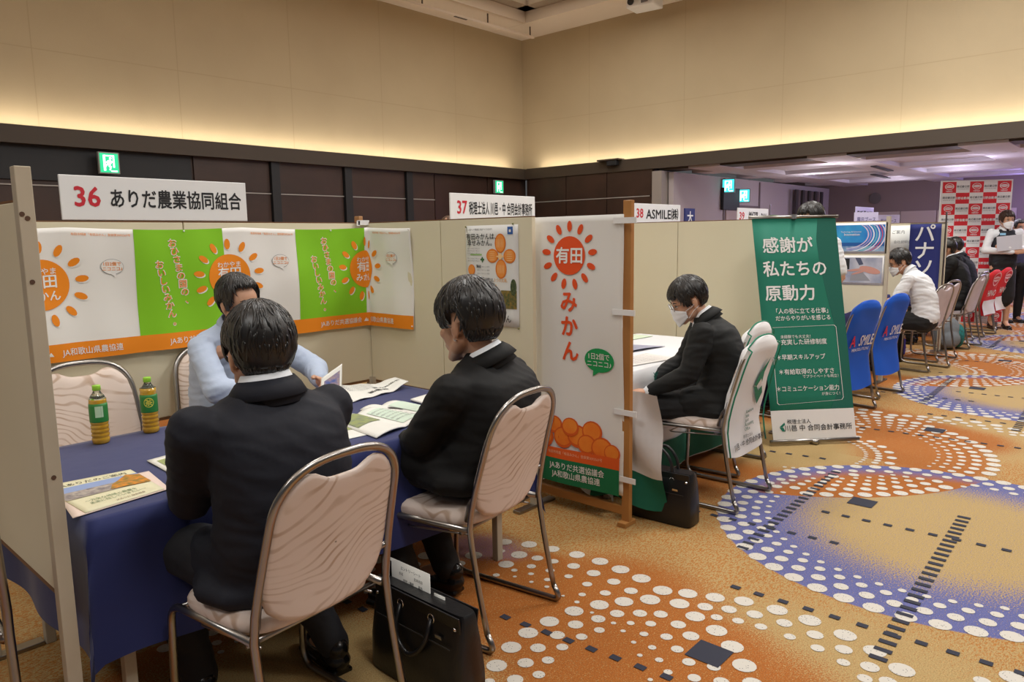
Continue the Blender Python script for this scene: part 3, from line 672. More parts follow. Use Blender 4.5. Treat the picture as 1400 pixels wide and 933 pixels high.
po.polys('blue_logo_box', [rectp(*pt(458, 196), *pt(500, 140))], mat('pr_bl', (40, 92, 170), .7), .002)
po.polys('logo_mark', [rectp(*pt(470, 180), *pt(486, 160), .002)], M_WPR, .003)
po.grid('tree_photo', *pt(402, 752), *pt(524, 615), mat('photo_tree', (70, 84, 48), .7, var=(60, (150, 120, 50), 1)), .002, .05)
po.polys('tree_photo_top', [ellipse(*pt(500, 590), .022, .045, 16)], mat('photo_tree2', (44, 60, 34), .7, var=(70, (90, 100, 60), 1)), .0025)
for x, y in ((122, 133), (503, 120), (538, 895)): MB().ell(po.at(*PP(x, y), .004), (.005, .005, .005), seg=8, rg=6).build('pin', mat('pin_green', (120, 120, 50), .4), t)
# ------------------------------------------------------------------ wooden stand with the tall farm banner
M_PINE = mat('pine_wood', (176, 124, 66), .55, var=(3, (158, 104, 52), .7), bump=(6, .1, .004, (14, 14, 1)))
FX = 3.03
t = thing('wooden_frame_stand', 'tall pine frame stand holding the white mandarin banner', 'stand', (FX, 1.99, 0))
MB().box((0, .0, .81), (.03, .045, 1.62), bev=.003).build('upright', M_PINE, t)
MB().box((0, .74, .755), (.03, .045, 1.51), bev=.003).build('upright', M_PINE, t)
MB().box((.0, .37, .075), (.028, .70, .045), bev=.003).build('rail', M_PINE, t)
MB().box((.0, .37, 1.50), (.028, .70, .045), bev=.003).build('rail', M_PINE, t)
MB().box((.0, 0, .012), (.10, .05, .024), bev=.003).build('foot', M_PINE, t)
MB().box((.0, .74, .012), (.16, .05, .024), bev=.003).build('foot', M_PINE, t)
t = thing('mandarin_banner', 'tall white cloth banner with an orange sun and vertical lettering on the pine stand', 'banner', (0, 0, 0))
def nob(u, v): return .006 * sin(v * 7 + u * 3) + .005 * sin(u * 9 + v * 2) + .012 * (1 - v / 1.4) * sin(u * 5 + 1)
nb = Flat((FX - .028, 2.60, .155), (0, -1, 0), (0, 0, 1), nob, parent=t)
NW, NH = .60, 1.40
def nbf(u, v, off):            # narrows a touch toward the bottom like the hanging cloth
    q = u + .05 * (1 - v / NH) * (1 - u / NW) ; return nb.O + nb.U * q + nb.V * (v - .05 * (1 - v / NH) * u / NW * .0) + nb.N * (nob(u, v) + off)
nb.fn = nbf
nb.grid('cloth', 0, 0, NW, NH, mat('banner_cloth', (226, 224, 220), .8), 0, .03, .002)
k = NH / 770.     # crop: x 55..315, y 35..830 at 2.12 px per photo px
def NP(x, y): return ((x - 60) / 250 * NW, NH - (y - 40) / 790 * NH)
u, v = NP(172, 152); 
rays = []
for i in range(13):
    a = pi / 2 + 2 * pi * i / 13; rays.append(ellipse(u + .148 * cos(a), v + .148 * sin(a), .028, .0155, 12, a))
[nb.polys('sun_ray', [q], M_ORG2, .0036) for q in rays]; nb.polys('sun_disc', [ellipse(u, v, .1, .098, 40)], M_ORG2, .0036)
nb.text([('有田', u, v, .088, 'C', 1, 0, .035)], M_WPR, .0055)
nb.text([(c_, NP(170, 0)[0], NP(0, y_)[1], .115, 'C', 1, 0, .05) for c_, y_ in (('み', 285), ('か', 357), ('ん', 430))], M_ORG2, .004)
u, v = NP(248, 448); nb.polys('speech_bubble', [ellipse(u, v, .095, .062, 28), [(u - .04, v - .045), (u - .045, v - .085), (u + .005, v - .055)]], mat('print_bubble', (20, 150, 80), .7), .004)
nb.text([('1日2個で', u, v + .02, .036, 'C', 1, 0, .01), ('ニコニコ♪', u, v - .018, .036, 'C', 1, 0, .01)], M_WPR, .0055)
nb.grid('orange_strip', *NP(60, 760), *NP(302, 724), mat('print_or_strip', (224, 92, 24), .75), .0088, .03)
M_FR = mat('print_fruit', (230, 112, 22), .7, var=(9, (240, 150, 50), .8)); M_FR2 = mat('print_fruit2', (212, 88, 18), .7)
fr = [(95, 695, 30), (125, 655, 25), (150, 690, 30), (190, 680, 32), (228, 660, 30), (215, 700, 28), (255, 705, 32), (282, 712, 24), (110, 640, 16), (170, 655, 26)]

for i, (x, y, r) in enumerate(fr):
    nb.polys('printed_fruit_edge', [ellipse(*NP(x, y), r * .00215, r * .0019, 18)], M_FR2, .0045 + .0004 * i)
    nb.polys('printed_fruit', [ellipse(*NP(x - 1, y - 2), r * .0018, r * .0015, 18)], M_FR, .0047 + .0004 * i)
nb.grid('green_hem', *NP(58, 832), *NP(302, 757), mat('print_deep_green', (10, 112, 68), .75), .0096, .03)
nb.text([('JAありだ共選協議会', *NP(186, 778), .041, 'C', 1, 0, .012), ('JA和歌山県農協連', *NP(184, 804), .041, 'C', 1, 0, .012)], M_WPR, .0115)
nb.text([('有田市特産「有田みかん」登録第3092567号', *NP(182, 738), .0185, 'C')], mat('ink_peach', (240, 190, 150), .7), .0100)
for v_ in (NH - .03, .93, .43, .09):
    q = nb.at(NW - .02, v_, .004)
    MB().box((q.x - .002, q.y - .03, q.z), (.004, .13, .028)).build('tape_tab', M_WHITE, t)
# ------------------------------------------------------------------ green roll-up banner
t = thing('roll_up_banner', 'green recruiting banner with white Japanese lettering on a stand', 'banner', (0, 0, 0))
BL = Vector((4.865, 2.005, .04)); BR = Vector((5.31, 1.60, .04)); TL = Vector((4.925, 2.235, 1.565)); TR = Vector((5.30, 1.80, 1.585))
TR = TL + (BR - BL).normalized() * (BR - BL).length
def gb(u, v, off):
    a = BL.lerp(BR, u); b = TL.lerp(TR, u); n = (BR - BL).cross(TL - BL).normalized()
    return a.lerp(b, v) + n * off
g = Flat((0, 0, 0), (1, 0, 0), (0, 0, 1), parent=t, fn=gb)
g.grid('sheet', 0, 0, 1, 1, M_TEAL, 0, .2, .002)
g.grid('white_foot_panel', 0, .0, 1, .132, M_WHITE, .001, .2)
dk = mat('print_teal_dark', (16, 98, 84), .7)
sw = [(.78, .99), (.745, .9), (.755, .8), (.80, .66), (.86, .52), (.895, .40), (.885, .3), (.82, .2), (.72, .133)]
V = []
for a_, b_ in sw: V += [gb(a_, b_, .0008), gb(1, b_, .0008)]
mesh_obj('dark_sweep', V, [(2 * i, 2 * i + 1, 2 * i + 3, 2 * i + 2) for i in range(len(sw) - 1)], dk, t)
def GP(x, y):   # crop at 2.667: corners TL(22,75) TR(340,70) BL(88,905) BR(400,888)
    v_ = 1 - (y - 73) / 825; xl = 22 + 66 * (1 - v_); xr = 338 + 64 * (1 - v_); return ((x - xl) / (xr - xl), v_)
# characters need true aspect: width .65 m, height 1.54 m
class GT:
    pass
def gt(items, m, off=.002):
    V = []; Fs = []
    for st, x, y, h, ws, bd in items:
        tv, tf = glyphs(st, bd); x0 = min(p[0] for p in tv); x1 = max(p[0] for p in tv); u, v_ = GP(x, y); b = len(V)
        for a, c, zz in tv: V.append(gb(u + (a - (x0 + x1) / 2) * h * ws / .595, v_ + (c - .36) * h / 1.54, off + zz))
        Fs += [tuple(i + b for i in f) for f in tf]
    return mesh_obj('lettering', V, Fs, m, t)
gt([('感謝が', 155, 178, .115, 1.05, .03), ('私たちの', 180, 265, .115, 1.0, .03), ('原動力', 160, 355, .115, 1.05, .03), ('「人の役に立てる仕事」', 205, 422, .04, .95, .02), ('だからやりがいを感じる', 208, 448, .038, .95, .02),
    ('未経験でも大丈夫！', 178, 517, .027, .95, .01), ('＊充実した研修制度', 200, 537, .042, .98, .02), ('＊早期スキルアップ', 198, 593, .042, .93, .02), ('＊有給取得のしやすさ', 218, 647, .042, .96, .02), ('でプライベートも両立！', 270, 666, .025, 1, .01),
    ('＊コミュニケーション能力', 222, 710, .042, .9, .02), ('が身につく！', 308, 732, .025, 1, .01)], M_WHITE)
gt([('税理士法人', 185, 832, .034, 1, .01), ('川邑 中 合同会計事務所', 258, 856, .046, 1.0, .015)], M_BLK, .003)
fl = [GP(*q) for q in ((86, 487), (92, 481), (325, 477), (333, 484), (356, 748), (350, 757), (112, 768), (105, 762))]
V = []; 
for i, q in enumerate(fl):
    V += [gb(q[0], q[1], .0025), gb(.5 + (q[0] - .5) * .985, .32 + (q[1] - .32) * .993, .0025)]
n_ = len(fl); mesh_obj('outline_box', V, [(2 * i, 2 * i + 1, (2 * i + 3) % (2 * n_), (2 * i + 2) % (2 * n_)) for i in range(n_)], M_WHITE, t)
g.polys('leaf_logo', [[GP(130, 834), GP(112, 850), GP(122, 852), GP(133, 842)], [GP(112, 852), GP(122, 866), GP(133, 868), GP(126, 852)]], M_TEAL, .003)
d_ = (BR - BL).normalized()
MB().tube([BL - d_ * .02 + Vector((0, 0, -.012)), BR + d_ * .02 + Vector((0, 0, -.012))], .014, 10).build('bottom_tube', M_STEEL, t, True)
MB().tube([TL - d_ * .02, TR + d_ * .02], .011, 10).build('top_tube', M_STEEL, t, True)
mid = (BL + BR) / 2; nn = d_.cross(Vector((0, 0, 1)))
MB().box(mid + Vector((0, 0, -.02)), (.05, .05, .03)).tube([mid - nn * .05, (TL + TR) / 2 - nn * .02], .009, 8).tube([mid - nn * .28 + Vector((0, 0, -.03)), mid + nn * .02 + Vector((0, 0, -.03))], .01, 8).tube([mid - nn * .26 + Vector((0, 0, -.03)), mid - nn * .16 + Vector((0, 0, .5))], .008, 8).build('support_pole', M_STEEL, t, True)
MB().box((TL + TR) / 2 + Vector((0, 0, .002)), (.04, .035, .03)).build('top_clamp', M_GREY, t)
# ------------------------------------------------------------------ landscape posters on partition 39 (faces -X)
def side_poster(y0, z0, w_, h_, label, nm):
    t = thing(nm, label, 'poster', (0, 0, 0)); f = Flat((XP[3] - .017, y0, z0), (0, -1, 0), (0, 0, 1), parent=t)
    f.grid('sheet', -.02, -.02, w_ + .02, h_ + .02, M_WHITE, .001, .3, .002); return f
f = side_poster(2.72, 1.27, .58, .255, 'blue poster of curving coloured ribbons over a sea horizon, upper of two', 'ribbon_poster')
f.grid('blue_field', 0, 0, .58, .255, mat('pr_blue', (30, 110, 200), .5, var=(4, (60, 170, 220), 1)), .002, .3)
f.grid('sea_strip', 0, .0, .58, .05, mat('pr_sea', (170, 200, 220), .5, var=(14, (90, 130, 180), 1)), .003, .3); f.grid('sea_dark', .1, .05, .58, .085, mat('pr_sea2', (30, 90, 160), .5), .003, .3)
for i, c in enumerate(((220, 200, 230), (170, 150, 210), (240, 240, 245), (120, 190, 200), (230, 220, 240), (190, 80, 120), (235, 215, 225))):
    pts_o = []; pts_i = []
    for k in range(16):
        a = -pi * .48 + k / 15 * pi * .85; R = .19 + .022 * i
        w2 = .010
        pts_o.append((.22 + R * cos(a) * 1.15, .16 + R * .72 * sin(a))); pts_i.append((.22 + (R - w2) * cos(a) * 1.15, .16 + (R - w2) * .72 * sin(a)))
    V = []; ok = []
    for p, q in zip(pts_o, pts_i):
        V += [f.at(min(max(p[0], 0), .58), min(max(p[1], .0), .253), .0035 + .0001 * i), f.at(min(max(q[0], 0), .58), min(max(q[1], .0), .253), .0035 + .0001 * i)]
    mesh_obj('ribbon', V, [(2 * j, 2 * j + 1, 2 * j + 3, 2 * j + 2) for j in range(15)], mat('pr_rib%d' % i, c, .5), f.p)
f.text([('Innovation', .28, .165, .035, 'C', 1, 0, .01), ('Technology & Solutions', .27, .19, .02, 'C')], M_WHITE, .005)
f = side_poster(2.72, .965, .57, .245, 'photo poster of hands typing at a laptop, lower of two', 'laptop_poster')
f.grid('photo_ground', 0, 0, .57, .245, mat('pr_ph', (196, 196, 206), .5, var=(5, (120, 130, 160), 1)), .002, .3)
f.polys('dark_screen', [rectp(.11, .13, .27, .235)], M_BLK, .003); f.polys('orange_paper', [[(.02, .02), (.24, .03), (.22, .07), (.06, .07)]], mat('pr_pap', (214, 120, 50), .5), .003)
f.polys('laptop_base', [[(.28, .02), (.47, .02), (.40, .1), (.29, .09)]], mat('pr_lap', (150, 150, 156), .5), .003)
f.polys('printed_hand', [ellipse(.46, .125, .10, .032, 16, -.25)], mat('pr_skin', (206, 150, 136), .5), .0035); f.polys('printed_finger', [ellipse(.34, .125, .09, .012, 12, .12)], MATS['pr_skin'], .0038); f.polys('printed_finger', [ellipse(.36, .10, .07, .010, 12, .3)], MATS['pr_skin'], .0041)
f.polys('printed_sleeve', [[(.32, .243), (.36, .17), (.40, .18), (.37, .243)]], mat('pr_slv', (80, 86, 110), .5), .0032)
# ------------------------------------------------------------------ banquet chairs
def seat_fabric(name, c1, c2):
    m = mat(name, c1, .75, spec=.3); nt = m.node_tree; b = nt.nodes['Principled BSDF']; tc = nt.nodes.new('ShaderNodeTexCoord')
    mp = nt.nodes.new('ShaderNodeMapping'); mp.inputs['Scale'].default_value = (1, 1.4, 1); mp.inputs['Rotation'].default_value = (0, .12, 0)
    n = nt.nodes.new('ShaderNodeTexNoise'); n.inputs['Scale'].default_value = 3.2; n.inputs['Detail'].default_value = 1
    w_ = nt.nodes.new('ShaderNodeTexWave'); w_.wave_type = 'BANDS'; w_.bands_direction = 'Z'; w_.inputs['Scale'].default_value = 8; w_.inputs['Distortion'].default_value = 7; w_.inputs['Detail'].default_value = 0; w_.inputs['Detail Scale'].default_value = 1; 
    nt.links.new(tc.outputs['Object'], mp.inputs[0]); nt.links.new(mp.outputs[0], n.inputs['Vector'])
    va = nt.nodes.new('ShaderNodeVectorMath'); va.operation = 'MULTIPLY_ADD'; va.inputs[1].default_value = (.3, .3, .42)
    nt.links.new(n.outputs['Color'], va.inputs[0]); nt.links.new(mp.outputs[0], va.inputs[2]); nt.links.new(va.outputs[0], w_.inputs['Vector'])
    r = nt.nodes.new('ShaderNodeMapRange'); r.inputs[1].default_value = .72; r.inputs[2].default_value = .96; r.inputs[4].default_value = .8; nt.links.new(w_.outputs['Fac'], r.inputs[0])
    n2 = nt.nodes.new('ShaderNodeTexNoise'); n2.inputs['Scale'].default_value = 7; nt.links.new(tc.outputs['Object'], n2.inputs['Vector'])
    r2 = nt.nodes.new('ShaderNodeMapRange'); r2.inputs[1].default_value = .35; r2.inputs[2].default_value = .6; nt.links.new(n2.outputs['Fac'], r2.inputs[0])
    mu = nt.nodes.new('ShaderNodeMath'); mu.operation = 'MULTIPLY'; nt.links.new(r.outputs[0], mu.inputs[0]); nt.links.new(r2.outputs[0], mu.inputs[1])
    x = nt.nodes.new('ShaderNodeMix'); x.data_type = 'RGBA'; x.inputs['A'].default_value = lin(c1); x.inputs['B'].default_value = lin(c2)
    nt.links.new(mu.outputs[0], x.inputs['Factor']); nt.links.new(x.outputs['Result'], b.inputs['Base Color']); return m
M_SEAT = seat_fabric('cream_wave_fabric', (222, 206, 196), (178, 150, 128))
M_SEATG = mat('grey_fabric', (206, 194, 200), .7, var=(9, (190, 176, 182), .6))
def yback(z):        # bow of the rear frame seen from the side
    return -.215 - .085 * max(0, (.45 - z) / .45) ** 1.3 - .115 * max(0, (z - .45) / .45) ** 1.25
def wback(z):        # half width of the rear frame
    return .225 if z < .5 else .225 - .020 * ((z - .5) / .3) if z < .8 else .205
def back_top(t, r=.0):   # arch, t 0..1 from left to right
    return None
def back_frame_pts():
    pts = []
    for i in range(10): z = .07 + (.74 - .07) * i / 9; pts.append(Vector((-wback(z), yback(z), z)))
    W = wback(.76)
    for k in range(1, 15):
        a = pi - (pi / 2) * k / 14; z = .74 + .168 * sin(a) ** .8; x = -W * abs(cos(a)) ** .72; pts.append(Vector((x, yback(z), z)))
    half = pts[:]; return half + [Vector((-p.x, p.y, p.z)) for p in half[::-1][1:]]
def pad_outline(n=40):
    """(x,z) outline of the back pad: dipped top, full sides, rounded foot"""
    top = []
    for k in range(21):
        s = -1 + 2 * k / 20
        x = s * .186; z = .74 + .158 * max(0, 1 - (abs(x) / .2015) ** 2.6) ** .46 - .048 * math.exp(-(x / .088) ** 4)
        top.append((x, z))
    right = [(.197, .76), (.200, .72), (.203, .66), (.207, .60), (.203, .55), (.185, .505), (.15, .472), (.10, .452), (.05, .446)]
    return top + right + [(0, .445)] + [(-x, z) for x, z in right[::-1]]
def make_chair(label, fabric=M_SEAT, metal=M_STEEL):
    t = thing('banquet_chair', label, 'chair', (0, 0, 0), 0, 'banquet chairs')
    MB().tube(back_frame_pts(), .0125, 8, flat=(1.0, .8), up=(0, 1, 0)).build('back_frame', metal, t, True)
    for s in (-1, 1):
        p = fillet([(s * .225, yback(.071), .071), (s * .226, -.315, .013), (s * .226, .215, .013), (s * .222, .20, .425), (s * .215, -.21, .432)], [.07, .07, .06, .0], 6)
        MB().tube(p, .0115, 8).build('leg', metal, t, True)
    [MB().tube([(-.22, y_, .417), (.22, y_, .417)], .008, 8).build('cross_bar', metal, t, True) for y_ in (.17, -.17)]
    MB().tube(fillet([(-.19, -.19, .405), (-.19, .12, .375), (.19, .12, .375), (.19, -.19, .405)], .04), .004, 6).build('stacking_wire', metal, t, True)
    # seat
    V = []; Fs = []; N = 40
    def ring(sc, z, top):
        for k in range(N):
            a = 2 * pi * k / N; e = .55; x = .222 * sc * math.copysign(abs(cos(a)) ** e, cos(a)); y = .215 * sc * math.copysign(abs(sin(a)) ** e, sin(a))
            if y < 0: x *= 1 - .1 * (y / .215) ** 2
            zz = z - (.018 * max(0, (y - .1) / .1) ** 2 if top else .012 * max(0, (y - .1) / .1) ** 2) + (.02 * max(0, (-y - .12) / .1) ** 2)
            V.append((x, y - .01, zz))
    rg = [(.90, .428, 0), (.985, .430, 0), (1.0, .440, 0), (1.0, .455, 1), (.97, .468, 1), (.88, .478, 1), (.5, .484, 1), (.06, .485, 1)]
    for q in rg: ring(*q)
    for i in range(len(rg) - 1):
        for k in range(N): Fs.append((i * N + k, i * N + (k + 1) % N, (i + 1) * N + (k + 1) % N, (i + 1) * N + k))
    Fs.append(tuple(range(N))[::-1]); Fs.append(tuple((len(rg) - 1) * N + k for k in range(N)))
    mesh_obj('seat', V, Fs, fabric, t, True)
    # back pad, slightly dished
    ol = pad_outline(); n = len(ol); V = []; Fs = []; cx, cz = 0, .65
    def pr(sc, off):
        for x, z in ol:
            X = cx + (x - cx) * sc; Z_ = cz + (z - cz) * sc; V.append((X, yback(Z_) + off - .02 * (1 - (X / .21) ** 2) + .012, Z_))
    for sc, off in ((.01, .028), (.4, .028), (.8, .026), (.93, .022), (.985, .012), (1.0, 0), (.985, -.008), (.93, -.010), (.8, -.010), (.4, -.010), (.01, -.010)): pr(sc, off)
    for i in range(10):
        for k in range(n): Fs.append((i * n + k, (i + 1) * n + k, (i + 1) * n + (k + 1) % n, i * n + (k + 1) % n))
    mesh_obj('backrest', V, Fs, fabric, t, True)
    for s in (-1, 1):
        MB().tube(fillet([(s * .213, yback(.56), .56), (s * .19, yback(.5) + .03, .53), (s * .185, -.17, .45)], .03), .009, 6).build('bracket', metal, t, True)
    KIDS[t] = list(t.children) or [o for o in COL.objects if o.parent == t]
    return t
SEATC = {}
def chair(x, y, rz, label, z=0, proto=None):
    if 'p' not in SEATC:
        SEATC['p'] = make_chair(label); c = SEATC['p']; c.location = (x, y, z); c.rotation_euler = (0, 0, rz); return c
    return dup(SEATC['p'], None, (x, y, z), rz, label)
R_ = radians
c1 = chair(1.05, 1.90, R_(5), 'cream wave-patterned banquet chair nearest the camera, under the man in navy suit')
c2 = chair(1.91, 2.02, R_(8), 'cream wave-patterned banquet chair under the second man, right of the nearest chair')
chair(3.72, 1.935, R_(2), 'banquet chair under the masked man in the black suit')
chair(4.27, 2.20, R_(4), 'banquet chair with a white cover, beyond the masked man')
chair(1.13, 3.40, R_(178), 'empty cream banquet chair behind the two tea bottles')
chair(1.78, 3.52, R_(172), 'banquet chair under the man in the pale blue shirt')
chair(.235, 2.42, R_(-4), 'banquet chair cut off by the left edge of the picture')
chair(6.26, 2.14, R_(-12), 'blue-covered banquet chair just right of the green roll-up banner')
chair(7.08, 2.14, R_(-10), 'blue-covered banquet chair second to the right of the green roll-up banner')
chair(5.85, 2.42, R_(0), 'blue-covered banquet chair mostly hidden behind the green roll-up banner')
GREYS = make_chair('grey-pink banquet chair under the visitor in the white short-sleeved shirt', M_SEATG)
GREYS.location = (8.72, 2.12, 0); GREYS.rotation_euler = (0, 0, R_(-12))
dup(GREYS, None, (9.45, 2.2, 0), R_(-12), 'empty grey-pink banquet chair next to the white-shirted visitor')
dup(GREYS, None, (10.68, 2.16, 0), R_(-6), 'grey-pink chair under the nearer of two men in dark suits')
dup(GREYS, None, (11.55, 2.28, 0), R_(-6), 'grey-pink chair under the farther of two men in dark suits')
dup(GREYS, None, (12.02, 2.23, 0), R_(-8), 'banquet chair with the left one of two red and white covers')
dup(GREYS, None, (12.83, 2.22, 0), R_(-8), 'banquet chair with the right one of two red and white covers')
# ------------------------------------------------------------------ chair covers
def cover_mesh(z0, front=.12, inf=.016):
    """pocket slipped over the chair back; returns outer mesh pieces in chair coordinates"""
    o = [p for p in back_frame_pts() if p.z >= .62]
    sec = [(p.x, p.z) for p in o]
    left = [(-wback(z) , z) for z in (z0, z0 + (.62 - z0) * .5)]; right = [(-x, z) for x, z in left[::-1]]
    full = left + sec + right
    V = []; n = len(full)
    def put(off, sc, fz=0):
        for x, z in full:
            X = x * sc; Z_ = z + (inf if z > .8 else 0) * (sc > .9) ; V.append((X, yback(z) + off + .004 * sin(z * 30 + x * 20), Z_))
    put(.03, 1.0); put(.03, 1.05); put(0, 1.09); put(-.025, 1.06); put(-.032, .96)
    Fs = []
    for i in range(4):
        for k in range(n - 1): Fs.append((i * n + k, i * n + k + 1, (i + 1) * n + k + 1, (i + 1) * n + k))
    return V, Fs, n, full
def cover(ch, label, m, z0=.30, texts=None, rim=None, lower=None, zl=0):
    t = thing('chair_cover', label, 'chair cover', ch.location, ch.rotation_euler.z, 'printed chair covers')
    full = [(-.235, z0 + (.62 - z0) * k / 5) for k in range(6)] + [(p.x * 1.06, p.z + (.016 if p.z > .8 else 0)) for p in back_frame_pts() if p.z >= .64]
    full = full + [(-x, z) for x, z in full[:6][::-1]]
    n = len(full); V = []; Fs = []; M_ = 14
    for side, off in ((0, -.035), (1, .045)):
        b = len(V)
        for k in range(n // 2 + 1):
            xl, zl_ = full[k]; xr, zr = full[n - 1 - k]
            zz = zl_
            if side and zz < .55: zz = .55
            for j in range(M_ + 1):
                s = j / M_; X = xl + (xr - xl) * s
                edge = (1 - abs(2 * s - 1) ** 6)
                V.append((X, yback(min(zz, .9)) + off * edge * (1 if zz < .86 else max(.15, (.93 - zz) / .07)) + .005 * sin(zz * 26 + X * 14) * edge, zz - (.02 * (1 - (2 * s - 1) ** 2) if k == 0 and not side else 0)))
        rows = n // 2 + 1
        for k in range(rows - 1):
            for j in range(M_): Fs.append((b + k * (M_ + 1) + j, b + k * (M_ + 1) + j + 1, b + (k + 1) * (M_ + 1) + j + 1, b + (k + 1) * (M_ + 1) + j))
    mesh_obj('cloth', V, Fs, m, t, True)
    def fn(u, v, off):      # u across from viewer's left at the back (x from -.2), v = height
        return Vector((u, yback(min(v, .9)) - .042 - off + .005 * sin(v * 26 + u * 14), v))
    f = Flat((0, 0, 0), (1, 0, 0), (0, 0, 1), parent=t, fn=fn)
    if lower: f.grid('white_hem_panel', -.222, z0 + .003, .222, zl, lower, .002, .03)
    if rim:
        pts = [Vector((x * 1.0, yback(min(z, .9)) - .03 * (z < .86), z + .003)) for x, z in full]
        MB().tube(pts, .0045, 6).build('piping', rim, t, True)
    if texts: texts(f, t)
    return t
objs = [o for o in COL.objects if o.type == 'EMPTY' and o.name.startswith('banquet_chair')]
def find(lbl): return next(o for o in objs if o['label'].startswith(lbl))
M_CV = mat('cover_white', (232, 232, 234), .8); M_CB = mat('cover_blue', (6, 84, 196), .7); M_CR = mat('cover_red', (216, 40, 48), .7)
def kn(f, t):
    f.polys('leaf_logo', [[(.075, .80), (-.02, .725), (-.055, .665), (-.02, .65), (.02, .69), (.045, .665), (.055, .72)], [(-.055, .655), (.075, .535), (.09, .60), (.055, .645), (.02, .615), (-.015, .65)]], mat('cover_green', (20, 122, 92), .7), .002)
    f.text([(s_, -.06, .515 - .024 * i, .026, 'L', 1.0, 0, .01) for i, s_ in enumerate(('Kawamura', 'Naka', 'Joint', 'Accounting', 'Office'))], mat('ink_green', (40, 110, 96), .7), .002)
    f.text([('税理士法人', -.02, .38, .022, 'C'), ('川邑・中 合同会計事務所', .0, .345, .036, 'C', 1, 0, .02)], M_BLK, .002)
    f.text([('シ', .12, .79, .04, 'C'), ('税', .15, .76, .04, 'C')], M_GREY, .002)
cover(find('banquet chair under the masked'), 'white chair cover with a green leaf logo behind the masked man', M_CV, .30, kn, mat('cover_piping', (20, 122, 92), .7))
cover(find('banquet chair with a white cover, beyond'), 'plain-looking white chair cover with green piping beyond the masked man', M_CV, .33, None, MATS['cover_piping'])
def asm(f, t):
    f.text([('A', -.13, .60, .13, 'C', 1, 0, .03)], mat('cover_ink_red', (206, 40, 70), .7), .003)
    f.text([('SMILE', .06, .60, .125, 'C', .62, 0, .02), ('MIRAI SOLUTIONS', 0, .525, .035, 'C', .9)], M_WHITE, .003)
for q, l in (('blue-covered banquet chair just', 'bright blue chair cover lettered ASMILE, nearest the green roll-up banner'), ('blue-covered banquet chair second', 'bright blue chair cover lettered ASMILE, second from the green roll-up banner'), ('blue-covered banquet chair mostly', 'blue chair cover peeking out from behind the green roll-up banner')):
    cover(find(q), l, M_CB, .22, asm)
def hino_mark(f, cx, cz, r, m, off=.003):
    a = []; N = 28
    V = []; Fs = []
    for k in range(N):
        an = 2 * pi * k / N
        for s in (1, .84): V.append(f.at(cx + r * s * cos(an), cz + r * .72 * s * sin(an), off))
    Fs = [(2 * k, 2 * k + 1, (2 * k + 3) % (2 * N), (2 * k + 2) % (2 * N)) for k in range(N)]
    for sg in (1, -1):
        b = len(V); A_ = []
        for k in range(9):
            x = -r * .82 + 1.64 * r * k / 8; y1 = sg * (r * .10 + r * .20 * (1 - (x / (r * .85)) ** 2)); y2 = sg * (r * .05)
            V += [f.at(cx + x, cz + y1, off), f.at(cx + x, cz + y2, off)]
        Fs += [(b + 2 * k, b + 2 * k + 1, b + 2 * k + 3, b + 2 * k + 2) for k in range(8)]
    return mesh_obj('oval_emblem', V, Fs, m, f.p)
def hn(f, t):
    hino_mark(f, .0, .79, .13, mat('cover_ink_pink', (240, 190, 190), .7)); f.text([('HINO', 0, .60, .12, 'C', .95, 0, .03)], M_WHITE, .003)
cover(find('banquet chair with the left one'), 'red and white chair cover lettered HINO, left of the pair', M_CR, .30, hn, None, M_CV, .50)
cover(find('banquet chair with the right one'), 'red and white chair cover lettered HINO, right of the pair beside the usherette', M_CR, .30, hn, None, M_CV, .50)
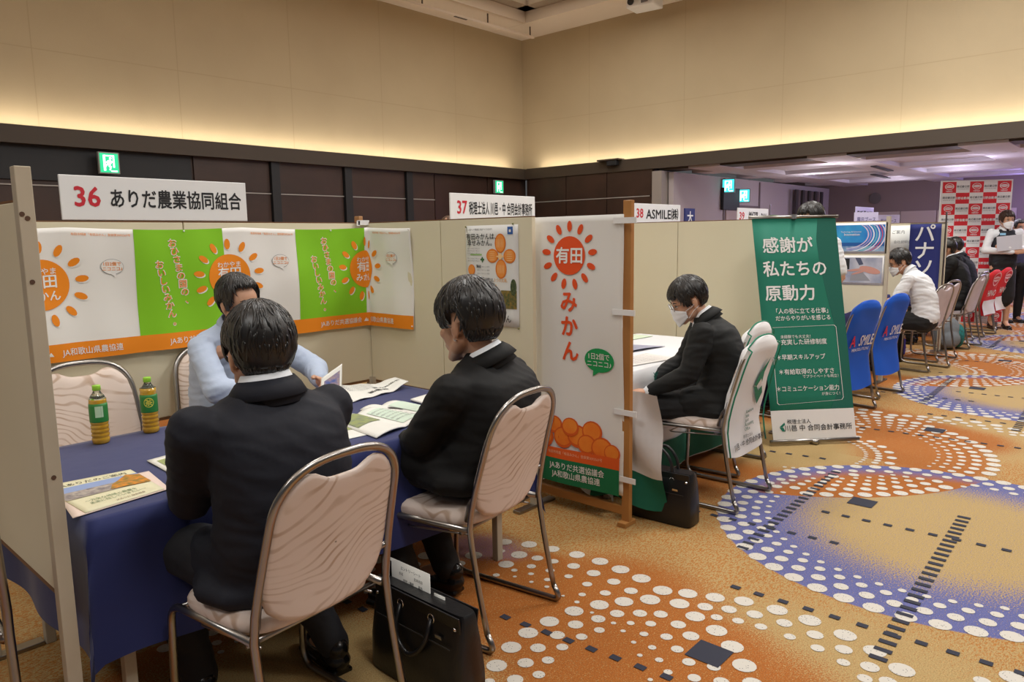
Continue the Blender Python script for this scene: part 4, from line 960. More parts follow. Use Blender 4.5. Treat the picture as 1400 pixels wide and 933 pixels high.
# ------------------------------------------------------------------ tables
def table(name_label, x0, y0, x1, y1, cloth, drop_front, cloth_label, extra=None, hem=.0, z=.70):
    t = thing('folding_table', name_label, 'table', ((x0 + x1) / 2, (y0 + y1) / 2, 0), 0, 'exhibition tables')
    W, D = x1 - x0, y1 - y0
    MB().box((0, 0, z - .02), (W - .02, D - .02, .03), bev=.004).build('table_top', M_POST, t)
    for sx in (-1, 1):
        for sy in (-1, 1): MB().box((sx * (W / 2 - .09), sy * (D / 2 - .07), (z - .035) / 2), (.034, .034, z - .035), bev=.003).build('leg', M_POST, t)
    MB().box((0, D / 2 - .07, .2), (W - .2, .02, .03)).box((0, D / 2 - .07, z - .06), (W - .2, .02, .04)).build('stretcher', M_POST, t)
    # cloth: top + draped skirts with soft folds
    nx, ny = 60, 30; V = []; Fs = []
    dp = drop_front
    us = [-dp] + [-dp * (1 - k / 7) for k in range(1, 7)] + [0.0] + [W * k / nx for k in range(1, nx)] + [W] + [W + dp * k / 7 for k in range(1, 8)]
    ds = [-dp * (1 - k / 9) for k in range(0, 9)] + [D * k / ny for k in range(ny + 1)] + [D + .28 * k / 5 for k in range(1, 6)]
    for u in us:
        for v in ds:
            ox = min(max(u, 0), W); oy = min(max(v, 0), D); ex = u - ox; ey = v - oy; d = max(abs(ex), abs(ey)); corner = min(abs(ex), abs(ey))
            zz = z + .003 - d - (.004 if d > 0 else 0) - corner * .25
            fo = .016 * sin(ox * 8 + 1) * min(1, d / .3) + .006 * sin(ox * 17 + oy * 5) * min(1, d / .3)
            X = ox + (math.copysign(.012 + (.10 if ex > 0 else .03) * d, ex) if ex else 0) + math.copysign(corner * .08, ex) * (corner > 0)
            Y_ = oy + (math.copysign(.012 + .06 * d, ey) if ey else 0) + (fo if ey < 0 else 0) * 1.0 + math.copysign(corner * .1, ey) * (corner > 0)
            if ex and not ey: X += .012 * sin(oy * 12) * min(1, d / .3)
            if d == 0: zz += .0012 * noise.noise(Vector((u * 4, v * 4, 3)))
            V.append((x0 + X, y0 + Y_, max(zz, .012)))
    m = len(ds)
    for i in range(len(us) - 1):
        for j in range(m - 1): Fs.append((i * m + j, (i + 1) * m + j, (i + 1) * m + j + 1, i * m + j + 1))
    o = mesh_obj('tablecloth', V, Fs, cloth, None, True); tag(o, cloth_label, 'tablecloth')
    return t, o
M_NAVY = mat('navy_cloth', (28, 40, 98), .8, sheen=.3, bump=(3, .25, .02)); M_WCL = mat('white_cloth', (214, 214, 216), .8, bump=(4, .3, .02)); M_GCL = mat('green_cloth', (8, 96, 74), .8)
table('folding table under the navy cloth in the front booth', .64, 2.14, 2.40, 3.06, M_NAVY, .40, 'navy blue tablecloth on the front booth table')
t37, cl = table('folding table under the white cloth in the second booth', 3.20, 2.22, 4.86, 3.10, M_WCL, .62, 'white tablecloth with upside-down Japanese print in the second booth')
f = Flat((3.12, 2.12, 0), (1, 0, 0), (0, 0, 1), parent=cl, fn=lambda u, v, off: Vector((3.20 + u, 2.208 - .06 * (.7 - v) + (.016 * sin(u * 8 + 1) + .006 * sin(u * 17)) * min(1, (.7 - v) / .3) - .006 - off, v)))
f.text([('看板777の経営相談', .62, .655, .05, 'C', 1, pi, .02)], mat('ink_teal', (30, 120, 104), .7), .002)
f.text([('税理士法人 川邑・中', .62, .50, .105, 'C', 1, pi, .03)], M_BLK, .002)
f.polys('printed_rule', [rectp(.3, .605, 1.0, .61)], M_GREY, .002)
f.grid('green_hem', .0, .09, 1.74, .26, M_GCL, .004, .05)
# heap of green and white cloth gathered at the booth's front corner
mb = MB(); V = []; Fs = []; nu, nv = 26, 14
for i in range(nu + 1):
    for j in range(nv + 1):
        u, v = i / nu, j / nv
        V.append((3.075 + .02 * sin(v * 9 + u * 14) + .05 * (1 - v) * (1 + sin(u * 7)) , 2.62 - .78 * u + .0, .06 + .06 * sin(u * 6 + .6) ** 2 * (1 - v) + v * .62 ))
for i in range(nu):
    for j in range(nv): Fs.append((i * (nv + 1) + j, (i + 1) * (nv + 1) + j, (i + 1) * (nv + 1) + j + 1, i * (nv + 1) + j + 1))
o = mesh_obj('draped_cloth', V, Fs, [M_WCL, M_GCL], None, True); tag(o, 'white cloth with a green hem bunched behind the pine stand', 'cloth')
o.data.polygons.foreach_set('material_index', [1 if (k % nv) < 4 and (k // nv) > 10 else 0 for k in range(nu * nv)])
# distant tables
table('long table behind the blue-covered chairs', 5.75, 2.50, 7.45, 3.3, mat('navy_print', (26, 30, 92), .8), .62, 'navy tablecloth with big white letters behind the blue-covered chairs')
table('table before the white-shirted visitor', 8.0, 2.62, 9.7, 3.3, mat('navy_cloth2', (34, 34, 92), .8), .5, 'dark navy tablecloth in front of the white-shirted visitor')
table('table in front of the two men in dark suits', 10.3, 3.05, 11.9, 3.6, M_WCL, .5, 'white tablecloth before the two men in dark suits')
table('white-clothed table at the far right edge', 14.4, 1.0, 15.8, 1.6, M_WCL, .4, 'white tablecloth at the far right edge')
# booth 35 cloth glimpsed at the lower left
# ------------------------------------------------------------------ bottles, papers
M_PET = mat('clear_plastic', (225, 235, 215), .08, trans=.9, ior=1.35); M_TEA = mat('green_tea', (178, 132, 24), .12, coat=.6, var=(30, (206, 164, 50), .8)); M_CAP = mat('cap_green', (150, 210, 60), .4); M_LBL = mat('label_green', (44, 130, 60), .45)
def bottle(x, y, rz, label, full, round_mark=False):
    t = thing('tea_bottle', label, 'bottle', (x, y, .704), rz, 'green tea bottles')
    pr = [(.0, .0), (.026, .0), (.030, .004)]
    for k in range(5): z = .014 + k * .016; pr += [(.031, z), (.0312, z + .006), (.029, z + .009), (.029, z + .011)]
    pr += [(.031, .096), (.0312, .15), (.030, .165), (.024, .182), (.015, .194), (.0125, .2), (.0125, .212)]
    lo_ = [q for q in pr if q[1] < full]; MB().lathe(lo_ + [(lo_[-1][0], full), (.0, full)], 24).build('bottle_body', M_TEA, t, True)
    MB().lathe([(.029, full)] + [q for q in pr if q[1] >= full], 24).build('clear_neck', M_PET, t, True)
    MB().lathe([(.0318, .084), (.0322, .086), (.0322, .145), (.0312, .155)], 24).build('label', M_LBL, t, True)
    MB().lathe([(0, .222), (.0135, .222), (.0145, .219), (.0145, .204), (.0135, .203)], 18).build('cap', M_CAP, t, True)
    a = Flat((0, 0, 0), (1, 0, 0), (0, 0, 1), parent=t, fn=lambda u, v, off: Vector((sin(u / .033) * (.0325 + off), -cos(u / .033) * (.0325 + off), v)))
    if round_mark:
        a.polys('label_ring', [ellipse(0, .125, .019, .019, 20)], mat('label_yellow', (226, 220, 90), .5), .0004); a.polys('label_ring', [ellipse(0, .125, .016, .016, 20)], M_LBL, .0008)
        a.text([('茶', 0, .125, .026, 'C', 1, 0, .04)], MATS['label_yellow'], .0012)
    else: a.grid('label_patch', -.012, .104, .016, .146, mat('label_pale', (190, 220, 190), .5), .0004, .01)
    return t
bottle(.963, 2.988, R_(-18), 'opened green tea bottle with a lime cap nearer the left partition', .17)
bottle(1.154, 3.005, R_(-22), 'green tea bottle with a round tea character on its label, right of the other bottle', .18, True)
M_PAPER = mat('paper', (228, 228, 222), .6)
TZ = .7065
def quad_sheet(name, label, cat, corners, m, z=TZ, th=.0015, lift=None, group=None):
    """corners ccw from above: near-left, near-right, far-right, far-left"""
    A, B_, C_, D_ = [Vector((p[0], p[1], z)) for p in corners]
    def fn(u, v, off):
        a = A.lerp(B_, u); b = D_.lerp(C_, u); q = a.lerp(b, v); q.z += off + (lift(u, v) if lift else 0); return q
    t = thing(name, label, cat, (0, 0, 0), 0, group); f = Flat((0, 0, 0), (1, 0, 0), (0, 1, 0), parent=t, fn=fn)
    f.grid('sheet', 0, 0, 1, 1, m, th, .07, th); return f, th
f, _ = quad_sheet('leaflet', 'pink sheet peeking out under the cream brochure', 'leaflet', [(.62, 2.20), (.90, 2.24), (.93, 2.47), (.66, 2.5)], mat('paper_pink', (226, 206, 196), .6))
f, th = quad_sheet('brochure', 'cream brochure with a seaside town photo near the left partition', 'brochure', [(.655, 2.21), (.885, 2.245), (.895, 2.53), (.645, 2.56)], mat('paper_cream', (222, 218, 186), .55), TZ + .002)
# picture runs across: photo u along depth
f.grid('sky_strip', .0, .60, 1, .80, mat('ph_sky', (140, 160, 205), .6), .0025, .1); f.grid('town_photo', .0, .40, 1, .62, mat('ph_town', (120, 112, 116), .6, var=(50, (190, 180, 170), 1)), .003, .1)
f.polys('fruit_tree_photo', [[(.52, .42), (1, .36), (1, .72), (.86, .8), (.72, .66), (.6, .56)]], mat('ph_fruit', (120, 110, 50), .6, var=(55, (226, 140, 30), 1)), .004)
f.text([('JAありだのご案内', .5, .87, .1, 'C', 1)], M_BLK, .003); f.text([('～元気な地域と農業を', .45, .26, .07, 'C', .9), ('未来に残していきたい～', .5, .18, .07, 'C', .9)], mat('ink_olive', (90, 120, 80), .6), .003); f.text([('JAありだ 組合概要', .6, .08, .05, 'C', .9)], mat('ink_brown', (120, 90, 70), .6), .003)
f, _ = quad_sheet('leaflet', 'white leaflet with two green photos left of the man in navy suit', 'leaflet', [(.96, 2.27), (1.22, 2.30), (1.24, 2.64), (.975, 2.60)], M_PAPER)
f.grid('green_photo', .08, .55, .95, .88, mat('ph_green', (120, 130, 80), .6, var=(30, (170, 180, 120), 1)), .003, .2); f.grid('green_block', .08, .1, .95, .42, mat('ph_pale', (196, 214, 196), .6), .003, .2)
# open magazines: page arcs
def pages(label, corners, m=M_PAPER, amp=.018, spine=.5):
    f, _ = quad_sheet('magazine', label, 'magazine', corners, m, TZ, .004, lambda u, v: amp * max(0, sin(pi * min(1, abs(u - spine) / .5)) ** .8) * (.8 + .2 * v), 'open magazines'); return f
f = pages('open magazine with a green field photo, between the two men', [(1.66, 2.21), (2.02, 2.30), (1.99, 2.62), (1.70, 2.55)], amp=.012)
f.grid('field_photo', .04, .45, .46, .95, mat('ph_field', (150, 160, 100), .6, var=(30, (110, 120, 110), 1)), .006, .05)
f.grid('text_block', .55, .1, .95, .85, mat('ph_mint', (206, 224, 208), .6), .006, .05)
f.text([('有田みかんの一年を通した作業の', .75, .75 - .1 * i, .05, 'C', .5) for i in range(6)], M_GREY, .008)
f = pages('open magazine with pale green pages, tucked behind the other one', [(1.93, 2.36), (2.12, 2.37), (2.12, 2.62), (1.90, 2.64)], amp=.014)
f.grid('text_block', .52, .15, .95, .85, MATS['ph_mint'], .006, .06); f.polys('leaf_drawing', [ellipse(.3, .5, .05, .12, 10, .5), ellipse(.36, .42, .05, .1, 10, -.4)], M_BLK, .007)
f, _ = quad_sheet('leaflet', 'white handout lying lower left of the open magazines, partly behind the man in navy suit', 'leaflet', [(1.50, 2.30), (1.72, 2.28), (1.80, 2.62), (1.62, 2.72)], M_PAPER, TZ - .002); f.grid('green_photo', .15, .3, .9, .9, MATS['ph_green'], .003, .2)
f, _ = quad_sheet('newspaper', 'folded newspaper near the back corner of the navy table', 'newspaper', [(1.97, 2.80), (2.36, 2.86), (2.39, 3.0), (2.10, 3.22)], M_PAPER, TZ, .003, lambda u, v: .03 * max(0, u - .75) / .25 + .006 * sin(u * 9) ** 2)
f.text([('新春号', .55, .25, .12, 'C', 1, .2, .03), ('家の光協会', .75, .5, .1, 'C', .9, .2, .02)], M_BLK, .005); f.text([('農業だより各地の話題と季節の', .4, .9 - .08 * i, .045, 'C', .7) for i in range(6)], M_GREY, .005)
f, _ = quad_sheet('booklet', 'closed white booklet at the right end of the navy table', 'booklet', [(2.15, 2.47), (2.37, 2.45), (2.38, 2.66), (2.17, 2.62)], M_PAPER, TZ, .008)
f, _ = quad_sheet('sticky_note', 'small yellow-green slip by the shirted man\'s hand', 'note', [(1.72, 2.70), (1.77, 2.68), (1.79, 2.74), (1.74, 2.76)], mat('paper_lime', (200, 220, 70), .6))
for i, (l, q, z_) in enumerate((('pale green-edged document at the back of the white table', [(4.1, 2.95), (4.75, 2.9), (4.75, 3.05), (4.2, 3.08)], 0), ('dark-edged magazine across the white table', [(3.85, 2.62), (4.35, 2.56), (4.3, 2.75), (3.95, 2.82)], .0), ('open document in front of the masked man', [(3.55, 2.32), (3.95, 2.25), (4.02, 2.5), (3.6, 2.5)], .0), ('loose sheet near the pine stand on the white table', [(3.25, 2.35), (3.45, 2.33), (3.5, 2.5), (3.3, 2.55)], 0))):
    f, _ = quad_sheet('document', l, 'paper', q, mat('paper_b%d' % i, ((206, 222, 196), (150, 150, 170), (214, 210, 206), (226, 226, 228))[i], .6), TZ, .003, (lambda u, v: .012 * sin(pi * u)) if i == 1 else None, 'papers on the white table')
    f.text([('会社案内と業務の内容について', .5, .85 - .13 * k, .06, 'C', .8) for k in range(6)], M_GREY, .005)
# ------------------------------------------------------------------ bags
M_LEA = mat('black_leather', (22, 22, 24), .35, bump=(90, .2, .003)); M_CHR = mat('chrome', (210, 210, 212), .12, metal=1)
def briefcase(label, x, y, rz, W=.42, H=.31, D=.13, down=False):
    """local: long side along Y, front face toward -X"""
    t = thing('briefcase', label, 'bag', (x, y, 0), rz, 'black business bags')
    V = []; Fs = []; prof = [(1, 0.004), (1.02, .01), (1.02, .12), (1, .22), (.96, H - .01), (.93, H)]
    n = 20
    for s, z in prof:
        for k in range(n):
            a = 2 * pi * k / n; X = math.copysign(abs(cos(a)) ** .28, cos(a)) * D / 2 * (s if z < .1 else 1 - .75 * ((z - .1) / H)); Y_ = math.copysign(abs(sin(a)) ** .28, sin(a)) * W / 2 * s
            V.append((X, Y_, z))
    for i in range(len(prof) - 1):
        for k in range(n): Fs.append((i * n + k, i * n + (k + 1) % n, (i + 1) * n + (k + 1) % n, (i + 1) * n + k))
    Fs += [tuple(range(n))[::-1], tuple((len(prof) - 1) * n + k for k in range(n))]
    mesh_obj('bag_body', V, Fs, M_LEA, t, True).data.set_sharp_from_angle(angle=radians(50))
    for s in (-1, 1):
        x0 = s * .026
        MB().box((s * .034, 0, H - .05), (.006, W * .92, .10), Matrix.Rotation(s * .16, 4, 'Y'), bev=.002).build('top_flap', M_LEA, t)
        if down: MB().tube(fillet([(x0 * 1.5, -.075, H - .045), (s * .072, -.075, H - .13), (s * .078, .0, H - .19), (s * .072, .075, H - .13), (x0 * 1.5, .075, H - .045)], .05), .008, 8).build('handle', M_LEA, t, True)
        else: MB().tube(fillet([(x0 * 1.3, -.075, H - .045), (x0 * 1.25, -.07, H + .06), (x0 * 1.1, .0, H + .125), (x0 * 1.25, .07, H + .06), (x0 * 1.3, .075, H - .045)], .05), .008, 8).build('handle', M_LEA, t, True)
        for yy in (-.075, .075): MB().tube([(x0 * 1.5 + .0 * cos(a), yy + .014 * cos(a), H - .045 + .016 * sin(a)) for a in [2 * pi * k / 10 for k in range(10)]], .0025, 6, closed=True, up=(1, 0, 0)).build('handle_ring', M_CHR, t, True)
        for yy in (-W * .42, W * .42): MB().ell((s * .045, yy, H - .04), (.004, .006, .006), seg=8, rg=6).build('stud', M_CHR, t)
    MB().box((-.052, -W * .27, H - .085), (.003, .03, .011), Matrix.Rotation(-.16, 4, 'Y')).build('name_plate', M_CHR, t)
    MB().box((-.058, 0, H - .105), (.002, W * .8, .004)).build('zip_line', M_CHR if 0 else mat('zip_grey', (70, 70, 72), .4, metal=.6), t)
    return t
b1 = briefcase('black leather briefcase with papers sticking out, between the two nearest chairs', 1.475, 1.745, 0, .45, .31, down=True)
t = thing('documents', 'white printed sheets sticking up out of the nearest briefcase', 'paper', (0, 0, 0))
f = Flat((1.475, 1.93, .12), (0, -1, 0), (0.05, .06, 1), parent=t); f.grid('sheet', 0, 0, .215, .255, M_PAPER, 0, .3, .002); f.text([('エントリーシート', .12, .235, .013, 'C'), ('氏名　　　　　生年月日', .12, .215, .011, 'C'), ('学歴・職歴　　資格', .13, .195, .011, 'C')], M_GREY, .001, bold=.01)
f.polys('black_tab', [rectp(.008, .18, .02, .245)], M_BLK, .001); f2 = Flat((1.485, 1.72, .11), (0, -1, 0), (0, -.06, 1), parent=t); f2.grid('sheet', 0, 0, .05, .21, M_PAPER, 0, .3, .002)
briefcase('black leather briefcase beside the pine stand at the masked man\'s feet', 3.225, 1.905, R_(3), .37, .27)
# far bags
t = thing('tote_bag', 'black tote bag with a white brush mark under the white-shirted visitor\'s chair', 'bag', (8.95, 2.42, 0), R_(-50))
MB().box((0, 0, .17), (.34, .10, .34), bev=.015).build('bag_body', mat('tote_black', (20, 20, 22), .7), t); f = Flat((0, -.052, 0), (1, 0, 0), (0, 0, 1), parent=t); f.polys('brush_mark', [[(-.04, .04), (-.01, .03), (.04, .14), (.05, .3), (.02, .31), (.01, .16)], ellipse(-.01, .07, .05, .03, 10, .4)], M_WHITE, .002)
MB().tube(fillet([(-.08, -.04, .33), (-.08, -.05, .45), (.08, -.05, .45), (.08, -.04, .33)], .05), .006, 6).build('handle', MATS['tote_black'], t, True)
t = thing('backpack', 'grey and teal backpack on the floor behind the two grey-pink chairs', 'bag', (10.35, 2.12, 0), R_(-50))
M_GB = mat('pack_grey', (110, 116, 122), .8, bump=(20, .4, .01)); organic('bag_body', MB().ell((0, 0, .2), (.17, .12, .21)).ell((0, -.08, .13), (.13, .07, .11)), M_GB, t, .012, 5)
organic('teal_side', MB().ell((.13, -.02, .17), (.06, .10, .15)), mat('pack_teal', (30, 120, 120), .8, var=(30, (20, 60, 60), 1)), t, .012, 4); MB().tube(fillet([(-.04, .02, .4), (-.03, .02, .46), (.03, .02, .46), (.04, .02, .4)], .02), .007, 6).build('handle', M_GB, t, True)
t = thing('purple_bag', 'folded purple cloth bag on the floor by the black tote', 'bag', (9.35, 2.5, 0), R_(-50)); organic('bag_body', MB().box((0, 0, .12), (.34, .16, .22), bev=.04), mat('cloth_purple', (70, 60, 160), .8), t, .012, 6, .008)
# navy box with white strokes behind the blue covers
t = thing('navy_display_cloth', 'navy hanging cloth with white strokes between the two blue chair covers', 'cloth', (0, 0, 0))
f = Flat((6.55, 2.40, .06), (1, 0, 0), (0, 0, 1), lambda u, v: .01 * sin(u * 14 + v * 3), parent=t); f.grid('cloth', 0, 0, 1.3, .62, MATS['navy_print'], 0, .05, .002); f.text([('パナホ', .80, .40, .36, 'C', 1, 0, .02), ('ミニ展', .80, .12, .22, 'C', 1, 0, .02)], M_WHITE, .003)
# ------------------------------------------------------------------ wall fittings
M_SIGNG = mat('sign_green', (30, 190, 130), .5, emit=1.3); M_SIGNW = mat('sign_white', (225, 255, 240), .5, emit=2.2)
def exit_sign(loc, rz, w_, h_, label, back=False, cyan=False):
    t = thing('exit_sign', label, 'exit sign', loc, rz, 'emergency exit signs')
    MB().box((0, 0, 0), (w_, .05, h_), bev=.004).build('case', mat('sign_case', (150, 156, 152), .5), t)
    gm = mat('sign_cyan', (60, 210, 220), .5, emit=1.8) if cyan else M_SIGNG
    f = Flat((-w_ / 2, -.027, -h_ / 2), (1, 0, 0), (0, 0, 1), parent=t); f.grid('lit_face', .016, .016, w_ - .016, h_ - .016, gm, 0, .5)
    s = h_; ox = w_ / 2 - s / 2
    P_ = lambda l: [(ox + x * s, y * s) for x, y in l]
    f.polys('door_mark', [P_([(.24, .14), (.24, .86), (.34, .86), (.34, .14)]), P_([(.30, .80), (.30, .86), (.72, .86), (.72, .80)]), P_([(.66, .3), (.66, .86), (.74, .86), (.74, .3)]), P_([(.56, .10), (.56, .16), (.84, .16), (.84, .10)])], M_SIGNW, .001)
    f.polys('running_figure', [ellipse(*P_([(.56, .72)])[0], .055 * s, .055 * s, 12), P_([(.44, .62), (.56, .66), (.62, .52), (.52, .38), (.42, .42)]), P_([(.46, .46), (.34, .30), (.30, .32), (.42, .52)]), P_([(.5, .42), (.60, .34), (.54, .16), (.48, .18), (.52, .32), (.44, .38)]), P_([(.58, .62), (.72, .54), (.70, .5), (.56, .56)]), P_([(.44, .62), (.34, .52), (.38, .5), (.48, .57)])], M_SIGNW, .0015)
    MB().box((0, .035, 0), (w_ * .3, .03, h_ * .3)).build('bracket', MATS['sign_case'], t)
    return t
exit_sign((3.77, YW - .03, 2.49), 0, .255, .275, 'green exit sign high on the dark wall above sign 36')
exit_sign((11.22, YW + .02, 2.485), 0, .26, .27, 'green exit sign near the room corner above sign 37')
exit_sign((14.1, 6.9, 2.42), R_(-80), .26, .28, 'left of two cyan exit signs hanging in the far hall', cyan=True)
exit_sign((14.9, 6.95, 2.25), R_(-70), .26, .28, 'right and lower of two cyan exit signs in the far hall', cyan=True)
t = thing('wall_spotlight', 'small dark spotlight on the brown ledge right of the room corner', 'light', (XW, 8.3, 2.88))
MB().box((-.02, 0, .015), (.2, .5, .03), bev=.004).build('plate', M_BAND, t); MB().box((-.06, -.08, -.05), (.10, .22, .09), bev=.01).build('lamp_head', M_BLACK, t)
t = thing('projector', 'white projector hanging under the ceiling', 'projector', (11.8, 7.45, 5.50))
MB().box((0, 0, .03), (.42, .52, .20), Matrix.Rotation(.12, 4, 'Z'), bev=.02).build('body', M_WHITE, t); MB().lathe([(0, 0), (.06, 0), (.06, .05), (0, .05)], 16, M=Matrix.Rotation(-pi / 2, 4, 'Y'), c=(-.2, .14, .03)).build('lens', M_BLACK, t, ang=40)
MB().box((0, 0, .2), (.06, .06, .3)).build('mount', M_GREY, t); f = Flat((-.215, .0, 0), (0, -1, 0), (0, 0, 1), parent=t); f.grid('vent', .06, -.03, .2, .08, M_GREY, .002, .5)
t = thing('lighting_rail', 'white lighting rail hanging below the ceiling along the left wall', 'rail', (9.2, 9.95, 5.38))
MB().box((0, 0, 0), (5.0, .05, .04)).build('rail_bar', M_CEIL, t)
for x in (-2, -.4, 1.2, 2.4): MB().box((x, 0, .11), (.02, .02, .22)).build('hanger', mat('dark_bronze', (80, 66, 56), .5), t)
for x in (-1.2, .5): MB().box((x, 0, -.02), (.3, .04, .02)).build('slot', MATS['dark_bronze'], t)
# far hall
t = thing('dark_screen', 'dark flat screen on the white wall of the far hall', 'screen', (14.4, 7.0, 2.17)); MB().box((0, 0, 0), (.72, .06, .44), bev=.005).build('panel', M_BLACK, t)
t = thing('hall_doorway', 'pinkish double door under the dark screen in the far hall', 'door', (14.9, 7.04, 0)); MB().box((-.25, 0, 1.0), (.75, .03, 2.0)).build('door_leaf', MATS['hall_door'], t); MB().box((.53, 0, 1.0), (.75, .03, 2.0)).build('door_leaf', MATS['hall_door'], t)
MB().box((.14, .01, 2.03), (1.7, .04, .06)).box((-.7, .01, 1.3), (.05, .04, 2.55)).box((.98, .01, 1.3), (.05, .04, 2.55)).build('door_frame', mat('frame_dark', (110, 98, 98), .6), t)
t = thing('striped_screen', 'dark folding screen with vertical slats in the far corner of the hall', 'screen', (18.4, 6.9, 0))
for i in range(9): MB().box((-.8 + .2 * i, (i % 2) * .03, 1.25), (.14, .04, 2.45)).build('slat', mat('slat_dark%d' % (i % 2), ((60, 54, 54), (96, 84, 80))[i % 2], .7), t)
t = thing('wall_speaker', 'round speaker on the far brown wall', 'speaker', (20.13, 5.9, 2.3)); MB().lathe([(0, 0), (.13, 0), (.14, .03), (.0, .04)], 20, M=Matrix.Rotation(-pi / 2, 4, 'Y')).build('grille', mat('spk', (96, 90, 88), .7), t)
for x, y in ((15.0, 4.3), (17.0, 4.9), (17.2, 2.3)):
    t = thing('ceiling_vent', 'long slot vent in the far hall ceiling, ' + ('nearest the opening' if x < 16 else 'nearest the exit signs side' if y > 4 else 'nearest the checkered backdrop'), 'vent', (x, y, 2.62), R_(4), 'slot vents in the far hall ceiling'); MB().box((0, 0, 0), (1.4, .10, .02)).build('slot', mat('slot_dark', (60, 56, 58), .7), t)
t = thing('signboard_blue', 'small blue sign with a white character behind sign 38', 'sign', (8.9, 4.9, 1.3)); 
t.name = 'blue_sign'; MB().box((0, 0, .22), (.26, .02, .56)).build('board', mat('sign_navy', (32, 44, 110), .6), t); Flat((0, -.012, 0), (1, 0, 0), (0, 0, 1), parent=t).text([('大', 0, .38, .17, 'C', 1, 0, .03)], M_WHITE, .001); MB().box((0, .02, -.6), (.03, .03, 1.4)).build('post', M_POST, t)
t = thing('green_flag', 'small green flag banner behind the partition right of sign 38', 'banner', (10.2, 4.3, 0)); MB().box((0, 0, 1.56), (.26, .02, .30)).build('cloth', mat('flag_green', (60, 140, 30), .7), t); MB().tube([(-.15, 0, 0), (-.15, 0, 1.85)], .008, 6).build('pole', M_STEEL, t)
# ------------------------------------------------------------------ navy vertical banner
t = thing('navy_banner', 'navy vertical banner with white katakana in front of the checkered backdrop', 'banner', (0, 0, 0))
f = Flat((9.93, 2.50, .55), (0, -1, 0), (0, 0, 1), lambda u, v: .006 * sin(v * 6 + u * 5), parent=t)
f.grid('cloth', 0, 0, .34, .99, mat('banner_navy', (34, 42, 110), .8), 0, .06, .002)
f.text([(c_, .17, .88 - .205 * i, .235, 'C', 1, 0, .02) for i, c_ in enumerate('パナソニ')], M_WHITE, .003)
MB().tube([(9.94, 2.12, 0), (9.94, 2.12, 1.68)], .01, 6).tube([(9.94, 2.12, 1.545), (9.94, 2.50, 1.545)], .008, 6).lathe([(0, 0), (.085, 0), (.085, .03), (0, .03)], 16, c=(9.94, 2.12, 0)).build('pole_stand', M_STEEL, t)
# white notice sheet
t = thing('notice_sheet', 'white notice with faint lettering pinned on the pale partition', 'poster', (0, 0, 0))
f = Flat((10.022, 3.10, 1.15), (0, -1, 0), (0, 0, 1), parent=t); f.grid('sheet', 0, 0, .62, .38, mat('notice', (224, 226, 222), .6), 0, .5, .002); f.text([('ご案内', .45, .30, .05, 'C'), ('会社説明会', .5, .18, .04, 'C')], M_GREY, .001)
# ------------------------------------------------------------------ checkered backdrop
t = thing('checkered_backdrop', 'tall red and white checkered backdrop with round logos at the far right', 'backdrop', (0, 0, 0))
BO = Vector((12.86, 2.82, .06)); BU = Vector((.56, -.83, 0)).normalized(); BW, BH = .96, 2.13
f = Flat(BO, BU, (0, 0, 1), parent=t); nc, nr = 5, 13; cw, chh = BW / nc, BH / nr
MB().box((0, 0, 0), (BW + .04, .03, BH + .04), Matrix.Rotation(atan2(BU.y, BU.x), 4, 'Z')).build('board', M_WHITE, t).location = BO + BU * BW / 2 + Vector((0, 0, BH / 2)) - f.N * .017
for i in range(nc):
    for j in range(nr):
        u, v = (i + .5) * cw, BH - (j + .5) * chh; red = (i + j) % 2 == 0
        f.grid('square', i * cw, v - chh / 2, (i + 1) * cw, v + chh / 2, mat('backdrop_red', (214, 38, 50), .6) if red else M_WHITE, .001, 1)
        if red and i % 2 == 0:
            hino_mark(f, u, v + .012, .065, M_WHITE, .002); f.text([('HINO', u, v - .056, .036, 'C', 1, 0, .03)], M_WHITE, .002)
        elif red: f.text([('日野自動車', u, v, .042, 'C', 1, 0, .04)], M_WHITE, .002)
        else: f.text([('南近畿日野', u, v + .01, .036, 'C', 1, 0, .03), ('MINAMIKINKI HINO', u, v - .025, .018, 'C')], mat('ink_slate', (100, 104, 112), .7), .002)
for s in (.08, BW - .08): q = BO + BU * s; MB().box((q.x, q.y, .03), (.05, .05, .06)).box((q.x + .2, q.y + .12, .015), (.4, .05, .03), Matrix.Rotation(.6, 4, 'Z')).build('foot', M_GREY, t)
# ------------------------------------------------------------------ people
def skin(name, rgb): return mat(name, rgb, .5, spec=.35, var=(14, tuple(int(c * .9) for c in rgb), .5))
SK = skin('skin', (208, 160, 132)); SK2 = skin('skin_tan', (192, 142, 112))
M_HAIR = mat('black_hair', (20, 17, 16), .38, spec=.6, bump=(40, .3, .003, (1, 1, .3))); M_HAIRB = mat('brown_hair', (58, 38, 28), .45)
M_SUITN = mat('navy_suit', (27, 29, 38), .75, spec=.3, bump=(9, .35, .02)); M_SUITB = mat('black_suit', (20, 20, 21), .72, spec=.3, bump=(9, .35, .02)); M_SUITG = mat('charcoal_suit', (26, 27, 27), .72, spec=.3, bump=(9, .35, .02))
M_SHIRT = mat('white_shirt', (226, 228, 232), .75, bump=(12, .3, .02)); M_BLUE = mat('pale_blue_shirt', (176, 190, 214), .75, bump=(12, .35, .02)); M_TROU = mat('black_trousers', (19, 19, 21), .8, bump=(10, .4, .02)); M_SHOE = mat('black_shoe', (16, 16, 17), .25)
M_MASK = mat('mask_white', (232, 234, 238), .8); M_EYE = mat('eye_white', (225, 220, 215), .3); M_IRIS = mat('iris', (25, 18, 14), .2); M_LIP = mat('lip', (160, 92, 82), .5)
def V3(a): return Vector(a)
